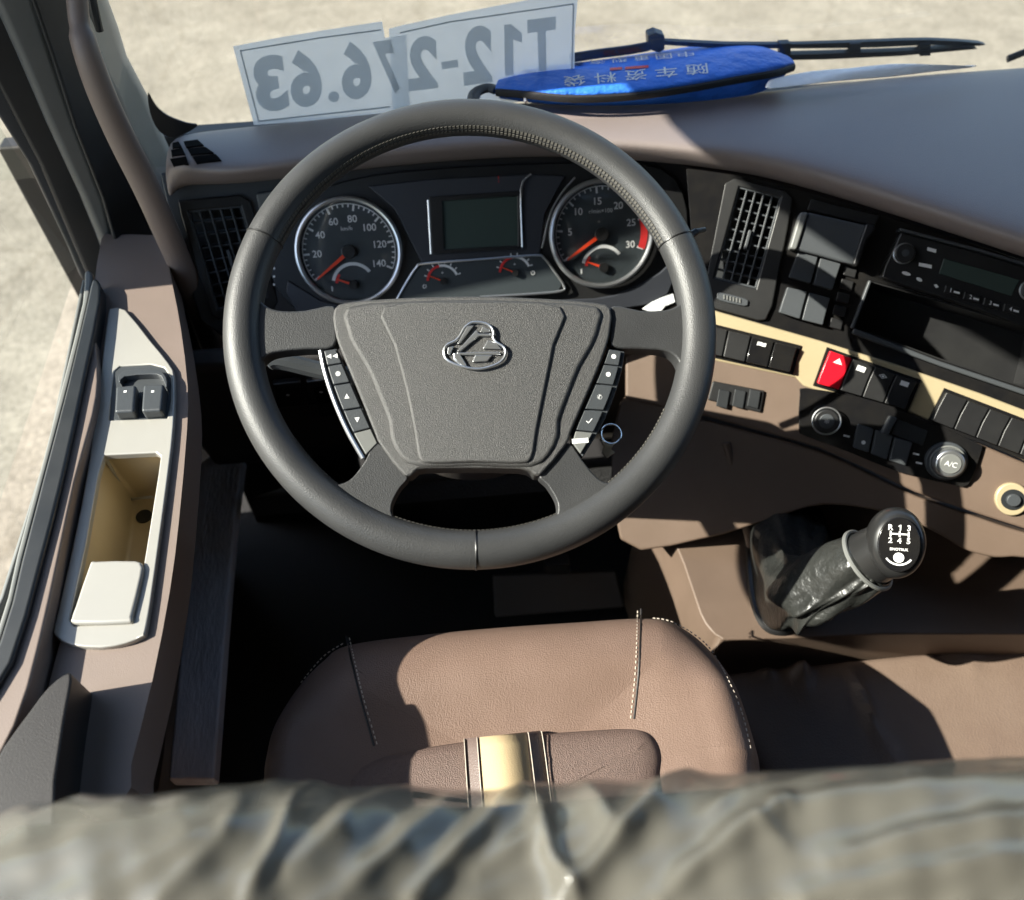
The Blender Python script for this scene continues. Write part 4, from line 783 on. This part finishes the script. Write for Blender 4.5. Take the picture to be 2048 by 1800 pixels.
cu_o = mesh('cushion', V, Fc, M['leather'], st, sub=1, sharp=90)
bpy.context.view_layer.update(); cu_e = cu_o.evaluated_get(bpy.context.evaluated_depsgraph_get())
def on_seat(px, py, up=0):
    off = np.array(cu_o.matrix_world.translation); ok, loc, nor, k = cu_e.ray_cast(Vector(CAM-off), Vector(unit(ray(px, py))))
    if not ok: return at_z(px, py, SZ-.05)
    return np.array(loc)+off+np.array(nor)*up
def seam(pts, up=-.0002, rad=.0012, m_='dark', name='seat_seam'): return tube(name, [on_seat(x, y, up) for x, y in smooth_loop(pts, 8, False)], rad, M[m_], st, sides=6)
def stitches(pts, name='stitching', step=.0046, wid=.00055, ln=.0014):
    P = [on_seat(x, y, .0002) for x, y in smooth_loop(pts, 24, False)]; V = []; Fc = []; acc = 0
    for a, b in zip(P[:-1], P[1:]):
        acc += np.linalg.norm(b-a)
        if acc > step:
            acc = 0; t = unit(b-a); s_ = unit(np.cross(t, (0, 0, 1))); k = len(V)
            V += [a-t*ln-s_*wid, a+t*ln-s_*wid, a+t*ln+s_*wid, a-t*ln+s_*wid] + [p+np.array([0, 0, .0007]) for p in (a-t*ln-s_*wid, a+t*ln-s_*wid, a+t*ln+s_*wid, a-t*ln+s_*wid)]
            Fc += [[k+4, k+5, k+6, k+7]] + [[k+i, k+(i+1) % 4, k+4+(i+1) % 4, k+4+i] for i in range(4)]
    return mesh(name, V, Fc, M['thread'], st, smooth=False)
seam([(692, 1272), (705, 1330), (722, 1400), (748, 1492)]); seam([(1282, 1218), (1280, 1290), (1276, 1360), (1268, 1438)])
stitches([(698, 1272), (711, 1330), (728, 1400), (754, 1488)]); stitches([(1275, 1219), (1273, 1290), (1269, 1360), (1261, 1438)])
stitches([(1300, 1236), (1338, 1242), (1384, 1266), (1422, 1300), (1455, 1358), (1484, 1428), (1502, 1505)]); stitches([(690, 1285), (646, 1314), (600, 1368)])
# perforated insert with its stripe
ins = smooth_loop([at_z(x, y, SZ+.012) for x, y in [(748, 1500), (800, 1488), (860, 1476), (960, 1462), (1060, 1452), (1160, 1445), (1250, 1440), (1290, 1443), (1318, 1462), (1334, 1500), (1345, 1600)]] + [np.array([.19, -.5, SZ]), np.array([.0, -.56, SZ]), np.array([-.17, -.5, SZ])] + [at_z(x, y, SZ+.012) for x, y in [(672, 1600), (700, 1530)]], 6)
il = np.array(ins)[:, :2]; n2 = len(il)
prof2 = [(0, -.03), (0, -.012), (.004, -.005), (.012, -.001), (.024, .001)]; rg2 = [np.column_stack([inset(il, d), np.full(n2, SZ+h)]) for d, h in prof2]; c2 = rg2[-1].mean(0)
for s_ in (.7, .4, .1): q = c2+(rg2[4]-c2)*s_; q[:, 2] = SZ+.002; rg2.append(q)
mesh('seat_insert', np.vstack(rg2), [[k*n2+i, k*n2+(i+1) % n2, (k+1)*n2+(i+1) % n2, (k+1)*n2+i] for k in range(len(rg2)-1) for i in range(n2)] + [[(len(rg2)-1)*n2+i for i in range(n2)]], M['insert'], st, sharp=90)
def band(name, a, b, m_, h):                    # cloth band from the insert's front edge backwards, following its roll
    A = [at_z(*p, SZ+.012) for p in (a, b)]; V = []
    for k, (dy, dz) in enumerate(((.004, -.022), (.0025, -.010), (-.002, -.003+h), (-.012, .001+h), (-.03, .003+h), (-.36, .0035+h))):
        for p in A: V.append((p[0]+(.0 if dy > -.1 else 0), p[1]+dy, SZ+dz))
    mesh(name, V, [[2*k, 2*k+1, 2*k+3, 2*k+2] for k in range(5)], M[m_], st, solid=.001)
band('insert_band', (928, 1466), (1082, 1450), 'strip2', .0008); band('cream_stripe', (958, 1463), (1052, 1453), 'stripe', .0018)
for a, b in (((952, 1463.5), (954, 1463.3)), ((1056, 1452.5), (1058, 1452.3)), ((926, 1466), (928, 1466)), ((1083, 1450), (1085, 1450))): band('stripe_stitch', a, b, 'thread', .0024)
# backrest top
bk = []
prof3 = [(y-.008, z-.072) for y, z in [(-.395, .62), (-.405, .80), (-.418, .90), (-.438, .95), (-.47, .972), (-.52, .98), (-.60, .97), (-.66, .90), (-.68, .6)]]
V = []; xs = np.linspace(-.30, .36, 34)
def crest(x): return .034*math.exp(-((x+.15)/.10)**2) + .014*math.exp(-((x-.20)/.16)**2) - .012*math.exp(-((x+.02)/.05)**2)
for x in xs:
    e = max(0, abs(x-.03)-.26)/.07; dr_ = .06*e**2
    for y, z in prof3: V.append((x, y + (.012*e)-.05*x, z + crest(x)*(z-.6)/.38 - dr_))
k = len(prof3)
mesh('backrest', V, [[i*k+j, i*k+j+1, (i+1)*k+j+1, (i+1)*k+j] for i in range(len(xs)-1) for j in range(k-1)], M['dark'], st, sub=1)
# plastic film over it
pf = thing('plastic_cover', (0, -.45, .9), 'wrinkled translucent plastic film wrapped over the top of the seat backrest', 'plastic cover')
nu, nv = 520, 230
P3 = np.array(smooth_loop([np.array([0, y, z]) for y, z in prof3], 16, False)); cl_ = np.r_[0, np.cumsum(np.linalg.norm(np.diff(P3, axis=0), axis=1))]
P3 = np.stack([np.interp(np.linspace(.16, .60, nv), cl_, P3[:, k_]) for k_ in range(3)], 1)
T3 = np.gradient(P3, axis=0); T3 /= np.linalg.norm(T3, axis=1)[:, None]; N3 = np.stack([np.zeros(nv), T3[:, 2], -T3[:, 1]], 1)
xs_ = np.linspace(-.27, .34, nu); B = np.zeros((nu, nv, 3))
for i, x in enumerate(xs_):
    e = max(0, abs(x-.03)-.26)/.07; q = P3.copy(); q[:, 0] = x; q[:, 1] += .012*e-.05*x; q[:, 2] += crest(x)*(P3[:, 2]-.6)/.38-.06*e**2; B[i] = q
rel = B-CAM; dp = rel@FWD; U_, V_ = 1024+F*(rel@RGT)/dp, 900-F*(rel@UPV)/dp        # where each point of the sheet lies, to lay out the creases
H = np.full((nu, nv), .006)
creases = [([(0, 1612), (170, 1562), (330, 1526), (520, 1536), (650, 1553), (760, 1570)], 11, .006), ([(-20, 1715), (180, 1622), (360, 1534)], 9, .007), ([(-20, 1775), (240, 1685), (440, 1642), (620, 1574)], 22, .010),
    ([(150, 1810), (420, 1702), (560, 1640)], 16, .009), ([(330, 1810), (455, 1705), (482, 1655)], 12, .008), ([(500, 1810), (566, 1700), (598, 1630), (640, 1588)], 11, .012), ([(590, 1750), (720, 1652), (855, 1578)], 14, .013),
    ([(690, 1810), (830, 1692), (935, 1620)], 16, .014), ([(830, 1810), (945, 1702), (1045, 1608)], 15, .012), ([(1120, 1815), (1185, 1760), (1275, 1660), (1335, 1602), (1425, 1535)], 14, .016), ([(1080, 1635), (1100, 1735), (1150, 1810)], 15, .012),
    ([(1170, 1590), (1230, 1690)], 26, .008), ([(1320, 1810), (1400, 1742), (1570, 1638)], 16, .012), ([(1490, 1606), (1700, 1566), (1950, 1536), (2060, 1526)], 16, .008), ([(1550, 1640), (1750, 1608), (2060, 1566)], 22, .010),
    ([(1650, 1745), (1850, 1692), (2060, 1652)], 18, .012), ([(1600, 1810), (1800, 1772), (2060, 1722)], 22, .012), ([(1050, 1600), (1250, 1542), (1500, 1520), (1800, 1506), (2060, 1503)], 12, .006),
    ([(430, 1600), (520, 1580), (640, 1590)], 9, .005), ([(960, 1760), (1060, 1700), (1090, 1660)], 10, .006), ([(1420, 1640), (1480, 1600)], 10, .006), ([(100, 1660), (240, 1640)], 8, .003), ([(1420, 1700), (1500, 1670), (1560, 1700)], 14, .006)]
for pl_, w, h in creases:
    best = np.full((nu, nv), 1e9); L_ = sum(math.dist(a, b) for a, b in zip(pl_[:-1], pl_[1:])); s0_ = 0; along = np.zeros((nu, nv))
    for a, b in zip(pl_[:-1], pl_[1:]):
        ax_, ay_ = b[0]-a[0], b[1]-a[1]; l2 = ax_**2+ay_**2; t = np.clip(((U_-a[0])*ax_+(V_-a[1])*ay_)/l2, 0, 1); d2 = (U_-a[0]-t*ax_)**2+(V_-a[1]-t*ay_)**2
        k_ = d2 < best; best = np.where(k_, d2, best); along = np.where(k_, (s0_+t*math.sqrt(l2))/L_, along); s0_ += math.sqrt(l2)
    lf = pl_[0][0] < 700; H += (.50 if lf else .8)*h*np.exp(-np.abs(np.sqrt(best)/w/(1.7 if lf else 1.35))**1.3)*(.35+.65*np.sin(np.pi*np.clip(along, .03, .97))**.6)
H += .0010*np.sin(U_/41+V_/23)*np.sin(U_/67-V_/31+1)+.0006*np.sin(U_/17+V_/29+2)*np.sin(V_/19)
H *= .30+.70*np.clip((V_-1545)/90, 0, 1)**.8
for _ in range(2): H[1:-1] = (H[:-2]+2*H[1:-1]+H[2:])/4; H[:, 1:-1] = (H[:, :-2]+2*H[:, 1:-1]+H[:, 2:])/4
V = list((B + N3[None]*H[..., None]).reshape(-1, 3))
mesh('film', V, [[i*nv+j, i*nv+j+1, (i+1)*nv+j+1, (i+1)*nv+j] for i in range(nu-1) for j in range(nv-1)], M['film'], pf, sharp=80)

# ------------------------------------------------------------------ things on the dash
po = thing('blue_pouch', at_z(1280, 170, .775), 'blue zipped document pouch with white lettering lying on the dashboard', 'pouch')
cols_ = [((985, 192), (1000, 160), (990, 178), (1000, 197)), ((1060, 195), (1062, 138), (1056, 182), (1062, 206)), ((1150, 190), (1170, 126), (1150, 190), (1150, 212)), ((1250, 180), (1270, 112), (1265, 184), (1265, 211)),
         ((1350, 170), (1360, 98), (1380, 166), (1380, 205)), ((1420, 150), (1430, 88), (1470, 148), (1470, 195)), ((1500, 150), (1512, 87), (1550, 134), (1528, 186)), ((1555, 150), (1560, 110), (1590, 126), (1560, 160))]
V = []
cols_ = [cols_[0]]+cols_+[cols_[-1]]; NC = len(cols_)
for k, (bb, bt, ft, fb) in enumerate(cols_):
    e = 1 if 1 < k < NC-2 else .5
    B0, B1, F1, F0 = at_z(*bt, .785), at_z(bt[0], bt[1]-3, .785+.008*e), at_z(*ft, .80+.006*e), at_z(*fb, .775)
    m1, m2 = lerp(B1, F1, .35), lerp(B1, F1, .75); m1[2] += .006*e; m2[2] += .006*e
    V += [B0-np.array([0, 0, .012]), B1, m1, m2, F1, lerp(F1, F0, .5)+np.array([0, -.006*e, 0]), F0]
pb = mesh('pouch_body', V, [[i*7+j, (i+1)*7+j, (i+1)*7+j+1, i*7+j+1] for i in range(NC-1) for j in range(6)] + [list(range(7)), [NC*7-1-q for q in range(7)]], M['blue'], po, sub=2)
ca = pb.data.attributes.new('crease_edge', 'FLOAT', 'EDGE')
for e_ in pb.data.edges:
    a, b = e_.vertices; ra, rb, c0_, c1_ = a % 7, b % 7, a//7, b//7
    ca.data[e_.index].value = .85 if (ra == rb and ra in (1, 4, 6)) else (.6 if c0_ == c1_ and c0_ in (0, NC-1) else 0)
zp = smooth_loop([lerp(np.array(V[i*7+4]), np.array(V[i*7+5]), .35)+np.array([0, -.003, .0]) for i in range(1, NC-1)], 5, False)
tube('zip', zp, .0034, M['zip'], po, sides=8, flat=1.5); 
tube('zip_pull', [at_z(1036, 172, .803), at_z(1046, 184, .800), at_z(1052, 204, .795)], .0022, M['satin'], po, sides=8)
PT = Plane((np.array(V[4*7+2])+np.array(V[4*7+3]))/2, np.array(V[6*7+3])-np.array(V[2*7+3]), np.array(V[4*7+2])-np.array(V[4*7+3]))
bpy.context.view_layer.update()
dg = bpy.context.evaluated_depsgraph_get(); pe = pb.evaluated_get(dg)
def drape(o):                                   # lay flat print onto the pouch surface
    for v in o.data.vertices:
        p = CAM; w = np.array(v.co); d = unit(w-CAM)
        ok, loc, nor, idx = pe.ray_cast(Vector(CAM) - Vector((0, 0, 0)), Vector(d))
        if ok: v.co = loc + nor*.0008
def prow(txt, c0, c1, h, m_='white', nm='printed_character'):
    for i, ch in enumerate(txt):
        t = (i+.5)/len(txt); x, y = c0[0]+(c1[0]-c0[0])*t, c0[1]+(c1[1]-c0[1])*t; w = abs(c1[0]-c0[0])/len(txt)*.36; s_ = (c1[1]-c0[1])/(c1[0]-c0[0])
        o = print_quad(nm, ch, PT, (x-w, y-s_*w+h/2), (x+w, y+s_*w+h/2), (x-w-2, y-s_*w-h/2), .002, M[m_], pb, .0, spin=True); drape(o)
prow('袋料资车随', (1120, 165), (1425, 137), 21); prow('团集车汽型重国中', (1040, 137), (1395, 108), 10)
for x in (1232, 1262, 1285): drape(print_quad('red_mark', '▬', PT, (x-12, 142-(x-1232)*.07), (x+12, 140-(x-1232)*.07), (x-12, 137-(x-1232)*.07), .002, M['red'], pb))
def crumple(name, label, pxs, z, m_, seed):
    rr_ = random.Random(seed); A, B = pxs; n = len(A); V = []
    for i in range(n):
        for j in range(4):
            p = lerp(at_z(*A[i], z+.012), at_z(*B[i], z+.004), j/3); p[2] += rr_.uniform(-.003, .005) + .004*math.sin(j); V.append(p)
    return tag(mesh(name, V, [[i*4+j, (i+1)*4+j, (i+1)*4+j+1, i*4+j+1] for i in range(n-1) for j in range(3)], M[m_], sub=1, solid=.0008), label, 'paper')
crumple('paper_sheet', 'crumpled white paper sheets along the windscreen edge right of the pouch', ([(1540, 158), (1620, 143), (1700, 137), (1780, 131), (1860, 133), (1950, 134)], [(1520, 186), (1610, 176), (1700, 162), (1780, 154), (1860, 148), (1955, 139)]), .784, 'paper2', 3)
rc_ = tube('rubber_strap', smooth_loop([at_z(*p, .795) for p in [(945, 205), (952, 185), (975, 176), (992, 180)]], 5, False), .008, M['grey'], None, sides=10, flat=.6); tag(rc_, 'grey rubber strap end peeping out left of the blue pouch', 'strap')
